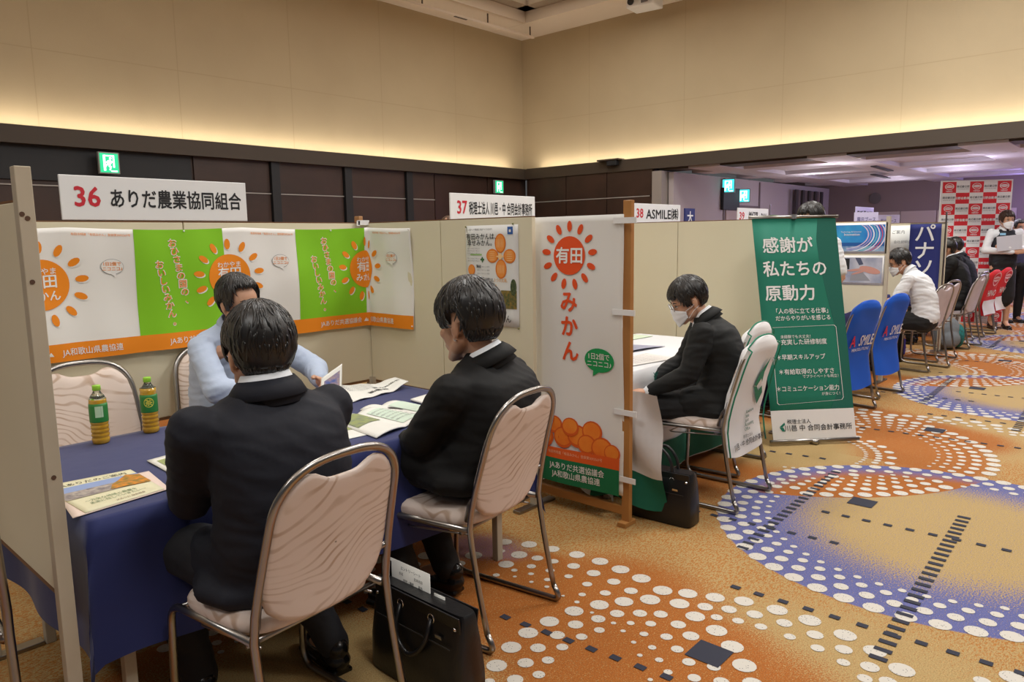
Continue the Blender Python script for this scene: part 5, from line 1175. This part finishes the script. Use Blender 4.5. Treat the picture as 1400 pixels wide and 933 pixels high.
def hand(mb, wr, d, nrm, curl=.4, spread=.12, sc=1.0, side=1):
    """wrist point, finger direction, palm-down normal (back of hand), side=+1 thumb toward d x nrm"""
    d = V3(d).normalized(); nrm = V3(nrm); nrm = (nrm - d * nrm.dot(d)).normalized(); lat = d.cross(nrm) * side
    wr = V3(wr); R = Matrix((lat, d, nrm)).transposed()
    mb.cap(wr - d * .02 * sc, wr + d * .03 * sc, .024 * sc, .03 * sc, fl=.62, fd=nrm)
    mb.ell(wr + d * .055 * sc, (.042 * sc, .05 * sc, .017 * sc), R)
    for i, (o, L) in enumerate(((.030, .070), (.011, .080), (-.009, .074), (-.028, .058))):
        b = wr + d * (.088 - abs(o) * .25) * sc + lat * o * sc; dd = (d + lat * o * spread * 12).normalized(); a = 0; p = b
        for s_, r0, r1 in ((.45, .0095, .0088), (.32, .0088, .008), (.25, .008, .0068)):
            a += curl * (.9 if s_ == .45 else 1.15); q = p + (dd * cos(a) - nrm * sin(a)) * L * s_ * sc; mb.cap(p, q, r0 * sc, r1 * sc, 8); p = q
    b = wr + d * .025 * sc + lat * .03 * sc; p = b
    for s_, a_ in ((.04, .75), (.03, .5), (.024, .3)):
        q = p + (d * cos(a_) + lat * sin(a_) - nrm * curl * .5).normalized() * s_ * sc; mb.cap(p, q, .0115 * sc, .010 * sc, 8); p = q
def head_prims(mb, T, s=1.0):
    def P_(x, y, z): return T @ V3((x * s, y * s, z * s))
    R = T.to_3x3()
    def E(c, r): mb.ell(P_(*c), tuple(q * s for q in r), R, 16, 12)
    E((0, -.012, .025), (.076, .095, .088)); E((0, .035, -.030), (.062, .058, .078)); E((0, .04, .02), (.066, .052, .06))
    mb.cap(P_(-.044, .020, -.072), P_(-.014, .072, -.104), .022 * s, .016 * s); mb.cap(P_(.044, .020, -.072), P_(.014, .072, -.104), .022 * s, .016 * s); mb.cap(P_(-.014, .074, -.104), P_(.014, .074, -.104), .015 * s)
    mb.cap(P_(-.052, -.005, -.055), P_(-.044, .025, -.078), .02 * s, .02 * s); mb.cap(P_(.052, -.005, -.055), P_(.044, .025, -.078), .02 * s, .02 * s)
    mb.cap(P_(0, .086, .0), P_(0, .104, -.036), .0085 * s, .0115 * s, 10); mb.cap(P_(-.011, .094, -.040), P_(.011, .094, -.040), .0085 * s, None, 8)
    mb.cap(P_(-.036, .074, .012), P_(.036, .074, .012), .013 * s); E((-.036, .062, -.028), (.024, .024, .02)); E((.036, .062, -.028), (.024, .024, .02))
    mb.cap(P_(-.017, .086, -.066), P_(.017, .086, -.066), .0085 * s); mb.cap(P_(-.014, .084, -.076), P_(.014, .084, -.076), .008 * s)
    for q in (-1, 1):
        E((q * .077, -.010, -.018), (.007, .018, .028)); E((q * .080, -.014, -.010), (.007, .014, .018))
        E((q * .076, -.006, -.042), (.006, .009, .011))
def hair(name, T, m, parent, s=1.0, seed=1, n=240, top=.024, nape=-60, front=22, side=-16, vol=1.0, fringe=.04, bald=False):
    rnd = random.Random(seed); c0 = V3((0, -.013, .025)); A = (.077, .096, .089)
    crown = V3((.15 * (1 if seed % 2 else -1), -.45, 1)).normalized()
    def low(az):       # az 0 front .. 180 back
        a = abs(az)
        if a < 42: return front + 3 * sin(az * .3 + seed)
        if a < 62: return front + (side - 12 - front) * (a - 42) / 20
        if a < 78: return side - 12
        if a < 100: return side + 12 
        if a < 114: return side + 12 + (nape - side - 12) * (a - 100) / 14
        return nape
    def pt(az, el, lift):
        a, e = radians(az), radians(el); d = V3((sin(a) * cos(e), cos(a) * cos(e), sin(e)))
        # nearest hair thickness
        th = (top * (.65 + .35 * max(0, sin(e))) + .009 * max(0, 1 - (az / 85) ** 2) * max(0, 1 - max(0, el - 20) / 50)) * vol
        r = V3((d.x * (A[0] + th + lift), d.y * (A[1] + th * .9 + lift), d.z * (A[2] + th + lift)))
        if el < -25: k = min(1, (-25 - el) / 40); r = V3((r.x * (1 + .02 * k) , r.y * (1 - .0 * k), r.z * (1.0 + .05 * k)))
        return c0 + r
    V = []; Fs = []; NA, NE = 84, 34
    for i in range(NA):
        az = -180 + 360 * i / NA; lo = low(az) + 3.5 * noise.noise(V3((az * .09, seed, 0)))
        for j in range(NE + 1):
            el = lo + (90 - lo) * (j / NE); edge = min(1, j / 5)
            d = V3((sin(radians(az)) * cos(radians(el)), cos(radians(az)) * cos(radians(el)), sin(radians(el)))); ang = d.angle(crown)
            u = d - crown * d.dot(crown); pa = atan2(u.dot(V3((1, 0, 0))), u.dot(crown.cross(V3((1, 0, 0)))))
            rid = noise.noise(V3((cos(pa) * 9, sin(pa) * 9, ang * 1.3 + seed))) * .0022 + noise.noise(V3((cos(pa) * 30, sin(pa) * 30, ang * 2 + seed))) * .0012
            if bald and el > 60: edge = .0
            V.append(T @ (pt(az, el, rid * edge - (1 - edge) * top * vol * .75) * s))
    for i in range(NA):
        for j in range(NE):
            a = i * (NE + 1) + j; b = ((i + 1) % NA) * (NE + 1) + j; Fs.append((a, b, b + 1, a + 1))
    mb = MB(); mb.add(V, Fs)
    for k in range(n):
        edge = k % 2 == 0
        az = rnd.uniform(-180, 180); lo = low(az)
        el = lo + rnd.uniform(3, 16) if edge else rnd.uniform(max(lo, -30) + 10, 82)
        L = rnd.uniform(16, 28) if edge else rnd.uniform(22, 40); pts = []; w0 = rnd.uniform(.0022, .0042) * s
        bend = rnd.uniform(-12, 12)
        lim = lo - (fringe * 350 if abs(az) < 48 else 6 if abs(az) > 100 else 3)
        for q in range(6):
            t = q / 5; e2 = el + L * .5 - L * 1.0 * t
            e2 = max(e2, lim)
            az2 = az + bend * t * t; ex = (-.0016 + .003 * sin(pi * t)) - .003 * t * t
            if e2 < lo: ex -= min(.012, (lo - e2) * .0008)
            pts.append(T @ (pt(az2, min(e2, 88), ex) * s))
        mb.tube(pts, [w0 * .5, w0, w0, w0 * .85, w0 * .6, w0 * .12], 5, flat=(1, .45), up=(T.to_3x3() @ V3((sin(radians(az)), cos(radians(az)), .3))))
    return mb.build(name, m, parent, True)
def face_bits(T, parent, s=1.0, mask=False, glasses=False, mouth=True):
    def P_(x, y, z): return T @ V3((x * s, y * s, z * s))
    R = T.to_3x3(); a = MB(); b = MB(); c = MB()
    for q in (-1, 1):
        a.ell(P_(q * .031, .078, -.004), (.0125 * s, .0085 * s, .0068 * s), R, 12, 8); b.ell(P_(q * .030, .0845, -.0045), (.0055 * s, .003 * s, .0056 * s), R, 10, 6)
        c.tube([P_(q * .014, .0905, .0135), P_(q * .03, .0895, .0195), P_(q * .048, .078, .0145)], [.0022 * s, .0034 * s, .0014 * s], 6); c.tube([P_(q * .017, .0865, .0005), P_(q * .031, .0875, .005), P_(q * .046, .078, -.001)], [.001 * s, .0016 * s, .001 * s], 6)
    a.build('eye', M_EYE, parent, True); b.build('iris', M_IRIS, parent, True); c.build('eyebrow', M_HAIR, parent, True)
    if mouth and not mask: MB().ell(P_(0, .0925, -.067), (.021 * s, .0035 * s, .0035 * s), R, 12, 6).ell(P_(0, .091, -.0755), (.017 * s, .0035 * s, .004 * s), R, 12, 6).build('lips', M_LIP, parent, True)
    if mask:
        V = []; Fs = []; nu, nv = 22, 14
        for i in range(nu + 1):
            for j in range(nv + 1):
                u = -1 + 2 * i / nu; v = j / nv; ang = u * 1.18; ztop = -.018 - .028 * abs(u) ** 1.5 + .006 * (1 - abs(u)); zb = -.122 + .045 * abs(u) ** 1.6; z = zb + (ztop - zb) * v
                y = .018 + .092 * cos(ang) * (1 - .10 * (2 * v - .9) ** 2) + .012 * (1 - abs(u)) ** 2 * v; x = .0735 * sin(ang) * (1 - .10 * (1 - v))
                y += .0016 * sin(v * 16)
                V.append(P_(x, y, z))
        for i in range(nu):
            for j in range(nv): a_ = i * (nv + 1) + j; Fs.append((a_, a_ + nv + 1, a_ + nv + 2, a_ + 1))
        o = mesh_obj('face_mask', V, Fs, M_MASK, parent, True); sd = o.modifiers.new('s', 'SOLIDIFY'); sd.thickness = .0015
        l = MB()
        for q in (-1, 1):
            for z0 in (-.04, -.085): l.tube([P_(q * .068, .052, z0), P_(q * .080, .015, -.03 if z0 > -.05 else -.055), P_(q * .083, -.022, -.012 if z0 > -.05 else -.04)], .0013 * s, 5)
        l.build('ear_loop', M_MASK, o)
    if glasses:
        l = MB()
        for q in (-1, 1):
            l.tube([P_(q * .033 + .024 * cos(k * pi / 8), .103, -.004 + .018 * sin(k * pi / 8)) for k in range(16)], .0014 * s, 6, closed=True, up=R @ V3((0, 1, 0))); l.tube([P_(q * .057, .102, .002), P_(q * .078, .06, .003), P_(q * .083, -.01, .0)], .0014 * s, 5)
        l.tube([P_(-.010, .104, -.002), P_(.010, .104, -.002)], .0014 * s, 5); g = l.build('glasses', mat('glass_frame', (90, 84, 80), .3, metal=.8), parent, True)
        k = MB()
        for q in (-1, 1): k.lathe([(0, 0), (.023 * s, 0), (.023 * s, .001), (0, .001)], 16, M=(R.to_4x4() @ Matrix.Rotation(-pi / 2, 4, 'X')), c=P_(q * .033, .1025, -.004))
        k.build('lens', mat('lens_clear', (240, 245, 250), .05, trans=.95, ior=1.2), g)
SEAT = dict(hip=(0, -.02, .54), neck=(0, .02, 1.10), head=(0, .06, 1.215), sl=(-.185, .02, 1.035), sr=(.185, .02, 1.035), el=(-.23, .14, .80), er=(.23, .14, .80), wl=(-.13, .36, .72), wr=(.13, .36, .72),
            kl=(-.11, .42, .52), kr=(.11, .42, .52), al=(-.11, .44, .09), ar=(.11, .44, .09))
STAND = dict(hip=(0, 0, .92), neck=(0, .0, 1.44), head=(0, .02, 1.56), sl=(-.19, 0, 1.37), sr=(.19, 0, 1.37), el=(-.24, .02, 1.10), er=(.24, .02, 1.10), wl=(-.2, .16, .92), wr=(.2, .16, .92),
             kl=(-.09, .01, .50), kr=(.09, .01, .50), al=(-.09, -.02, .09), ar=(.09, -.02, .09))
def person(label, loc, rz, base=SEAT, J={}, top=None, kind='suit', pants=None, skin_m=None, hairk={}, hyaw=0, hpitch=0, hroll=0, mask=False, glasses=False, sc=1.0, vox=.0065, hands=({}, {}), hair_m=None, fold=.006, seed=1, shirt=None, extra=None, hs=1.0, noface=False, htop=0):
    t = thing('person', label, 'person', loc, rz, None); t.scale = (sc,) * 3
    j = {k: V3(v) for k, v in {**base, **J}.items()}; seated = base is SEAT; sm = skin_m or SK; pm = pants or M_TROU
    if htop:
        dz = htop / sc - (j['head'].z + .147 * hs)
        for k, a_ in (('neck', 1), ('head', 1), ('sl', 1), ('sr', 1), ('el', .5), ('er', .5)): j[k].z += dz * a_
    hip, neck = j['hip'], j['neck']; up = (neck - hip); 
    T = Matrix.Translation(j['head']) @ Matrix.Rotation(radians(hyaw), 4, 'Z') @ Matrix.Rotation(radians(hpitch), 4, 'X') @ Matrix.Rotation(radians(hroll), 4, 'Y')
    # ---- body, one surface
    b = MB(); head_prims(b, T, hs)
    hb = T @ V3((0, -.022, -.06)); b.cap(neck + V3((0, .0, -.03)), hb, .046, .050); b.cap(neck + V3((0, .01, -.03)), T @ V3((0, .015, -.07)), .045, .040)
    sp = lambda f: hip.lerp(neck, f) + V3((0, (-.045 if seated else -.01) * sin(pi * f), 0))
    b.cap(j['sl'] * .8 + neck * .2 - V3((0, 0, .04)), j['sr'] * .8 + neck * .2 - V3((0, 0, .05)), .05); b.ell(sp(.66), (.13, .08, .11)); b.ell(sp(.35), (.125, .085, .15)); b.ell(hip, (.15, .1, .1))
    for q, sd in (('l', -1), ('r', 1)):
        s_, e_, w_ = j['s' + q], j['e' + q], j['w' + q]; b.cap(s_ - V3((0, 0, .02)), e_, .038, .035); b.cap(e_, w_, .037, .025)
        h = dict(hands[0 if sd < 0 else 1]); d = V3(h.get('d', (w_ - e_))).normalized(); hand(b, w_, d, h.get('n', (0, 0, 1)), h.get('curl', .35), h.get('spread', .1), 1, h.get('side', sd * -1))
        hp = hip + V3((sd * .09, 0, -.02)); k_, a_ = j['k' + q], j['a' + q]; b.cap(hp, k_, .075, .052); b.cap(k_, a_, .05, .034); b.cap(a_, a_ + V3((0, .12, -.05)), .032, .026)
    organic('body', b, sm, t, vox, 3, fac=.4)
    # ---- hair, face
    hair('hair', T, hair_m or M_HAIR, t, hs, seed, **hairk)
    if not noface: face_bits(T, t, hs, mask, glasses)
    # ---- clothes
    tops = top or M_SUITB; slim = .0 if kind == 'suit' else -.012
    c = MB(); rS = .074 if kind == 'suit' else .064
    ax = (j['sr'] - j['sl']).normalized()
    fwd = V3((0, 0, 1)).cross(ax) * 1.0; fwd = -fwd if fwd.y < 0 else fwd
    sh = lambda v: v * .80 + (neck - V3((0, 0, .05))) * .20
    Rt = Matrix((ax, (up.cross(ax)).normalized(), up.normalized())).transposed()
    shw = (j['sr'] - j['sl']).length / 2; secs = [(-.20, .15, .10), (-.14, .19, .125), (0, .200, .132), (.2, .190, .138), (.42, .184, .132), (.62, .188, .132), (.76, .190, .128), (.85, shw * .98, .115), (.91, shw * .86, .095), (.955, shw * .62, .078), (1.0, .084, .074), (1.05, .07, .064)] if kind == 'suit' else [(-.12, .13, .10), (-.06, .165, .125), (.1, .170, .13), (.35, .166, .122), (.6, .172, .12), (.76, .178, .115), (.85, shw * .95, .102), (.91, shw * .84, .088), (.955, shw * .60, .072), (1.0, .074, .062), (1.03, .058, .052)]
    V = []; Fs = []; N = 28
    for f_, a_, b_ in secs:
        o_ = sp(min(max(f_, 0), 1)) + up * (min(f_, 0) + max(f_ - 1, 0)) + (V3((0, -.014, 0)) if f_ < .9 else V3((0, -.006, 0)))
        for k in range(N):
            an = 2 * pi * k / N; V.append(o_ + Rt @ V3((math.copysign(abs(cos(an)) ** .8, cos(an)) * a_, math.copysign(abs(sin(an)) ** .8, sin(an)) * b_, 0)))
    for i in range(len(secs) - 1):
        for k in range(N): Fs.append((i * N + k, i * N + (k + 1) % N, (i + 1) * N + (k + 1) % N, (i + 1) * N + k))
    Fs += [tuple(range(N))[::-1], tuple((len(secs) - 1) * N + k for k in range(N))]; c.add(V, Fs)
    for q in ('l', 'r'): c.cap(neck + V3((0, -.01, -.05)), j['s' + q] + V3((0, -.004, -.02)), .05, .055 + slim * .6)
    if kind in ('suit', 'vest') or not seated or True:
        if kind == 'suit': c.ell(hip + V3((0, .005, -.02)), (.205, .140, .11), Rt); seated and c.ell(hip + V3((0, .01, -.04)), (.245, .185, .08)) 
    for q, sd in (('l', -1), ('r', 1)):
        s_, e_, w_ = j['s' + q], j['e' + q], j['w' + q]
        if kind == 'suit' or kind == 'long': c.cap(s_ - V3((0, 0, .012)), e_, rS, .062); c.cap(e_, w_.lerp(e_, .06), .062, .044); 
        elif kind == 'vest': pass
        else:
            m_ = s_.lerp(e_, .82); c.cap(s_, m_, .062, .062)
        if kind == 'suit' and seated: c.cap(hip + V3((sd * .10, .0, .0)), hip + V3((sd * .13, .14, .0)), .105, .085)
    cl = organic({'suit': 'jacket', 'long': 'shirt', 'short': 'shirt', 'vest': 'vest'}[kind], c, tops, t, .0085, 10, fold, 8, seed)
    if kind == 'vest':
        c = MB(); 
        for q in ('l', 'r'):
            s_, e_, w_ = j['s' + q], j['e' + q], j['w' + q]; c.cap(s_, e_, .060, .05); c.cap(e_, w_.lerp(e_, .04), .052, .040)
        c.cap(sh(j['sl']) - V3((0, 0, .03)), sh(j['sr']) - V3((0, 0, .03)), .074)
        organic('blouse', c, shirt or M_SHIRT, t, .0085, 6, .004, 9, seed)
    # trousers / skirt
    c = MB(); 
    if kind == 'vest':
        c.ell(hip, (.175, .125, .15)); c.cap(hip + V3((0, 0, -.1)), hip + V3((0, .01, -.46)), .165, .17, fl=.72, fd=(0, 1, 0), n=20)
        organic('skirt', c, pm, t, .01, 6, .003, 8, seed)
    else:
        c.ell(hip + V3((0, 0, -.02)), (.172, .13, .12))
        for q, sd in (('l', -1), ('r', 1)):
            hp = hip + V3((sd * .09, 0, -.02)); k_, a_ = j['k' + q], j['a' + q]; c.cap(hp, k_ + V3((0, -.01, -.01)), .098, .074); c.cap(k_ + V3((0, -.01, -.01)), a_ + V3((0, 0, .0)), .072, .055)
        organic('trousers', c, pm, t, .010, 6, fold, 7, seed + 3)
    # shoes
    for q in ('l', 'r'):
        a_ = j['a' + q]; g = a_.z - .09; d = V3(J.get('foot' + q, (0, 1, 0))).normalized(); c = MB(); f0 = a_ + V3((0, 0, -.048)) - d * .03
        c.cap(f0, f0 + d * .19 + V3((0, 0, -.008)), .04, .030, fl=.8, fd=(0, 0, 1)); c.cap(f0 + V3((0, 0, .04)), f0 + d * .07 + V3((0, 0, .015)), .036, .03); c.box(a_ + d * .065 + V3((0, 0, -.083)), (.07, .24, .014), Matrix.Rotation(atan2(-d.x, d.y), 4, 'Z'))
        organic('shoe', c, M_SHOE, t, .007, 3)
    # collars
    nb = neck + V3((0, -.012, -.032)); nd = (T @ V3((0, -.02, -.06)) - nb).normalized(); Rn = V3((0, 0, 1)).rotation_difference(nd).to_matrix().to_4x4()
    def band(nm, m, prof, lo, hi, sy=1.05):
        V = []; Fs = []; N = 30
        for i in range(N + 1):
            a = radians(lo + (hi - lo) * i / N)
            for r, z in prof:
                dr = .012 * max(0, sin(a)) if r > .07 else 0
                V.append(nb + Rn @ V3(((r + dr) * cos(a), (r + dr) * sin(a) * sy, z - .03 * max(0, sin(a)) * (1 if len(prof) > 3 else .6))))
        M_ = len(prof)
        for i in range(N):
            for k in range(M_ - 1): Fs.append((i * M_ + k, (i + 1) * M_ + k, (i + 1) * M_ + k + 1, i * M_ + k + 1))
        o = mesh_obj(nm, V, Fs, m, t, True); sd_ = o.modifiers.new('s', 'SOLIDIFY'); sd_.thickness = .003; return o
    if kind != 'none':
        cm = shirt or (M_SHIRT if kind in ('suit', 'vest') else tops)
        band('shirt_collar', cm, [(.070, .0), (.066, .03), (.061, .066), (.063, .068), (.071, .045), (.077, .03)], 100 - 360, 80)
        if kind == 'suit': band('jacket_collar', tops, [(.094, -.012), (.084, .022), (.073, .050), (.075, .053), (.088, .034), (.101, .006)], 150 - 360 - 20, 50)
    if kind == 'suit':
        for q in ('l', 'r'):
            e_, w_ = j['e' + q], j['w' + q]; MB().cap(w_.lerp(e_, .12), w_.lerp(e_, -.02), .037, .035).build('shirt_cuff', M_SHIRT, t, True)
    if extra: extra(t, j, T)
    return t
NS = dict(n=260)
# local axes: x right of the person, y forward
def loc_of(p, hip_local, rz):       # put a local point on a world point
    c, s = cos(rz), sin(rz); return (p[0] - (hip_local[0] * c - hip_local[1] * s), p[1] - (hip_local[0] * s + hip_local[1] * c), 0)
# man in navy suit, nearest, seen from behind
r1 = R_(-4)
person('man in a navy suit seen from behind on the nearest chair', loc_of((1.035, 1.895), (0, .02), r1), r1, SEAT,
       dict(hip=(0.02, .0, .525), neck=(.0, -.0, 1.10), head=(.0, .02, 1.195), sl=(-.19, -.0, 1.02), sr=(.185, .0, 1.02), el=(-.165, .13, .75), er=(.17, .13, .75), wl=(-.12, .34, .63), wr=(.12, .34, .63), kl=(-.19, .40, .53), kr=(.12, .42, .54), al=(-.12, .30, .09), ar=(.26, .18, .09)),
       top=M_SUITN, pants=mat('navy_trousers', (22, 23, 30), .8, bump=(10, .4, .02)), hairk=dict(n=900, top=.022, nape=-62), hyaw=-6, hpitch=-4, seed=3, fold=.006, vox=.006, hs=1.0, sc=1.05, htop=1.305)
# second man
r2 = R_(12)
def ring_(t, j, T):
    MB().tube([T @ V3((-.087 + .0, -.006 + .006 * cos(a), -.052 + .006 * sin(a))) for a in [2 * pi * k / 10 for k in range(10)]], .0014, 6, closed=True, up=(1, 0, 0)).build('earring', M_CHR, t, True)
person('man in a black suit with bowl-cut hair and an earring, on the second chair', loc_of((1.955, 1.985), (0, .06), r2), r2, SEAT,
       dict(hip=(0, .05, .555), neck=(.0, -.005, 1.085), head=(-.015, .055, 1.205), sl=(-.185, .01, 1.00), sr=(.185, .01, 1.0), el=(-.20, .14, .74), er=(.20, .15, .74), wl=(-.07, .30, .59), wr=(.08, .32, .59), kl=(-.12, .46, .54), kr=(.10, .47, .54), al=(-.18, .22, .10), ar=(.02, .20, .10)),
       top=M_SUITB, hairk=dict(n=900, top=.027, nape=-52, front=6, side=-6, fringe=.02), hyaw=-8, hpitch=-8, seed=5, fold=.006, vox=.006, extra=ring_, hs=1.12, sc=1.10, htop=1.322)
# masked man
r3 = R_(30)
person('man in a black suit with white mask and glasses, sitting sideways on the covered chair', (3.745, 1.90, 0), r3, SEAT,
       dict(hip=(0, -.02, .55), neck=(0, .05, 1.03), head=(0, .14, 1.125), sl=(-.18, .07, .965), sr=(.18, .06, .965), el=(-.215, .13, .735), er=(.21, .15, .735), wl=(-.16, .34, .605), wr=(.08, .34, .62), kl=(-.14, .45, .53), kr=(.10, .46, .53), al=(-.14, .44, .09), ar=(.04, .38, .09)),
       top=M_SUITG, htop=1.245, hairk=dict(n=700, top=.022, nape=-48, front=8), hyaw=14, hpitch=-24, mask=True, glasses=True, seed=7, fold=.008, hands=(dict(d=(.1, 1, -.05), curl=.15), dict(d=(-.3, .8, .1), curl=.2)))
# man in pale blue shirt across the table
r4 = R_(190)
def hold(t, j, T): pass
person('man in a pale blue long-sleeved shirt facing us behind the navy table', loc_of((1.735, 3.325), (0, .16), r4), r4, SEAT,
       dict(hip=(0, 0, .55), neck=(0, .10, 1.045), head=(.02, .17, 1.16), sl=(-.19, .10, .965), sr=(.19, .10, .965), el=(-.30, .32, .80), er=(.26, .30, .79), wl=(-.10, .56, .80), wr=(.06, .50, .76)),
       top=M_BLUE, kind='long', htop=1.318, hairk=dict(n=700, top=.024, front=32, side=-20, fringe=.03), hyaw=-2, hpitch=-5, hroll=4, seed=9, fold=.007, hands=(dict(d=(.35, .9, -.0), n=(-.7, .2, .7), curl=.5), dict(d=(-.5, .8, -.15), curl=.3)))
f, _ = quad_sheet('folded_leaflet', 'folded leaflet with a blue picture held by the man in the pale blue shirt', 'leaflet', [(1.72, 2.675), (1.84, 2.685), (1.89, 2.745), (1.78, 2.745)], M_PAPER, .745, .002, lambda u, v: .11 * v + .05 * u)
f.grid('picture', .15, .15, .9, .8, mat('ph_blue', (70, 90, 160), .6, var=(40, (180, 150, 130), 1)), .003, .2)
# interviewer hidden behind the pine stand
r6 = R_(170)
person('interviewer at the white table, almost hidden behind the tall banner', loc_of((4.05, 3.05), (0, .10), r6), r6, SEAT,
       dict(neck=(0, .08, 1.05), head=(0, .14, 1.165), sl=(-.18, .08, .97), sr=(.18, .08, .97), el=(-.24, .26, .80), er=(.24, .26, .80), wl=(-.03, .42, .80), wr=(.04, .43, .79)), top=M_SHIRT, kind='long', hairk=dict(n=200), hpitch=-14, seed=11, hands=(dict(d=(.4, .5, .35), curl=.7), dict(d=(-.4, .5, .35), curl=.7)))
chair(4.05, 3.26, R_(172), 'banquet chair under the hidden interviewer behind the white table')
# standing attendant behind the roll-up
r5 = R_(75)
person('standing man in a white short-sleeved shirt behind the green roll-up banner', (5.92, 2.19, 0), r5, STAND, dict(wl=(-.22, .14, .92), el=(-.25, -.02, 1.12), er=(.25, -.02, 1.12), wr=(.24, .10, .90)), top=M_SHIRT, kind='short', hairk=dict(n=220), hpitch=-16, seed=12, hyaw=-10, sc=1.0, fold=.008)
# white-shirt visitor
r7 = R_(10)
person('seated visitor in a white short-sleeved shirt and mask, right of the blue chair covers', loc_of((8.42, 2.13), (0, .16), r7), r7, SEAT,
       dict(neck=(0, .12, 1.055), head=(0, .22, 1.145), sl=(-.19, .12, .98), sr=(.19, .12, .98), el=(-.22, .22, .74), er=(.22, .22, .74), wl=(-.12, .42, .66), wr=(.1, .42, .66)), top=M_SHIRT, kind='short', htop=1.30, hairk=dict(n=260, top=.024), hyaw=22, hpitch=-22, mask=True, glasses=True, seed=13, fold=.012, vox=.008, skin_m=SK2, sc=1.04)
person('man in a black suit nearer to us on the grey-pink chair by the backdrop', (10.66, 2.13, 0), R_(5), SEAT, dict(neck=(0, .07, 1.07), head=(0, .12, 1.18)), top=M_SUITB, hairk=dict(n=180), hyaw=20, hpitch=-6, seed=14, vox=.01, sc=1.04, skin_m=SK2)
person('man in a navy suit with short cropped hair, farther on beside the backdrop', (11.53, 2.22, 0), R_(4), SEAT, dict(neck=(0, .07, 1.08), head=(0, .12, 1.20)), top=M_SUITN, hairk=dict(n=160, top=.012), hyaw=10, hpitch=-4, seed=15, vox=.01, sc=1.04, skin_m=SK2)
def folder(t, j, T):
    MB().box((.02, .22, 1.20), (.30, .012, .20), Matrix.Rotation(.1, 4, 'Y'), bev=.002).build('held_folder', mat('folder_grey', (196, 196, 206), .5), t)
    MB().box((.07, .118, 1.32), (.07, .006, .03)).build('name_badge', mat('badge', (150, 200, 230), .5), t)
person('woman in a black vest, white blouse, skirt and mask holding a grey folder', (12.97, 1.99, 0), R_(118), STAND, dict(neck=(0, 0, 1.40), head=(0, .02, 1.515), sl=(-.17, 0, 1.34), sr=(.17, 0, 1.34), el=(-.25, .04, 1.10), er=(.25, .04, 1.10), wl=(.02, .20, 1.14), wr=(-.04, .20, 1.08)),
       top=mat('vest_black', (26, 28, 36), .7), kind='vest', hair_m=M_HAIRB, hairk=dict(n=200, top=.022, front=14, nape=-62, side=-30), mask=True, seed=16, vox=.009, sc=1.06, hyaw=8, hpitch=-6, hands=(dict(d=(1, .1, .05), n=(0, 1, 0), curl=.3), dict(d=(-1, .1, .05), n=(0, 1, 0), curl=.3)), extra=folder)
person('man with glasses in a dark polo shirt at the far right edge', (14.0, 1.98, 0), R_(130), STAND, dict(neck=(0, 0, 1.38), head=(0, .02, 1.50), sl=(-.2, 0, 1.31), sr=(.2, 0, 1.31)), top=mat('polo_navy', (50, 50, 80), .8), kind='short', glasses=True, seed=17, vox=.01, hairk=dict(n=140, top=.014), skin_m=SK2)
tag(organic('blue_chair_drape', MB().box((14.15, 1.72, .62), (.36, .10, .55), bev=.03), mat('drape_cyan', (40, 120, 200), .8), None, .015, 5, .01), 'bright blue drape on a chair at the far right edge', 'cloth')
person('person whose bald crown just shows over the side partition below sign 37', (5.89, 6.33, 0), R_(200), STAND, {}, top=M_SHIRT, kind='short', hairk=dict(n=10, top=.003, front=70, side=40), hair_m=mat('thin_hair', (90, 66, 50), .6), seed=18, vox=.012, htop=1.745, noface=True)
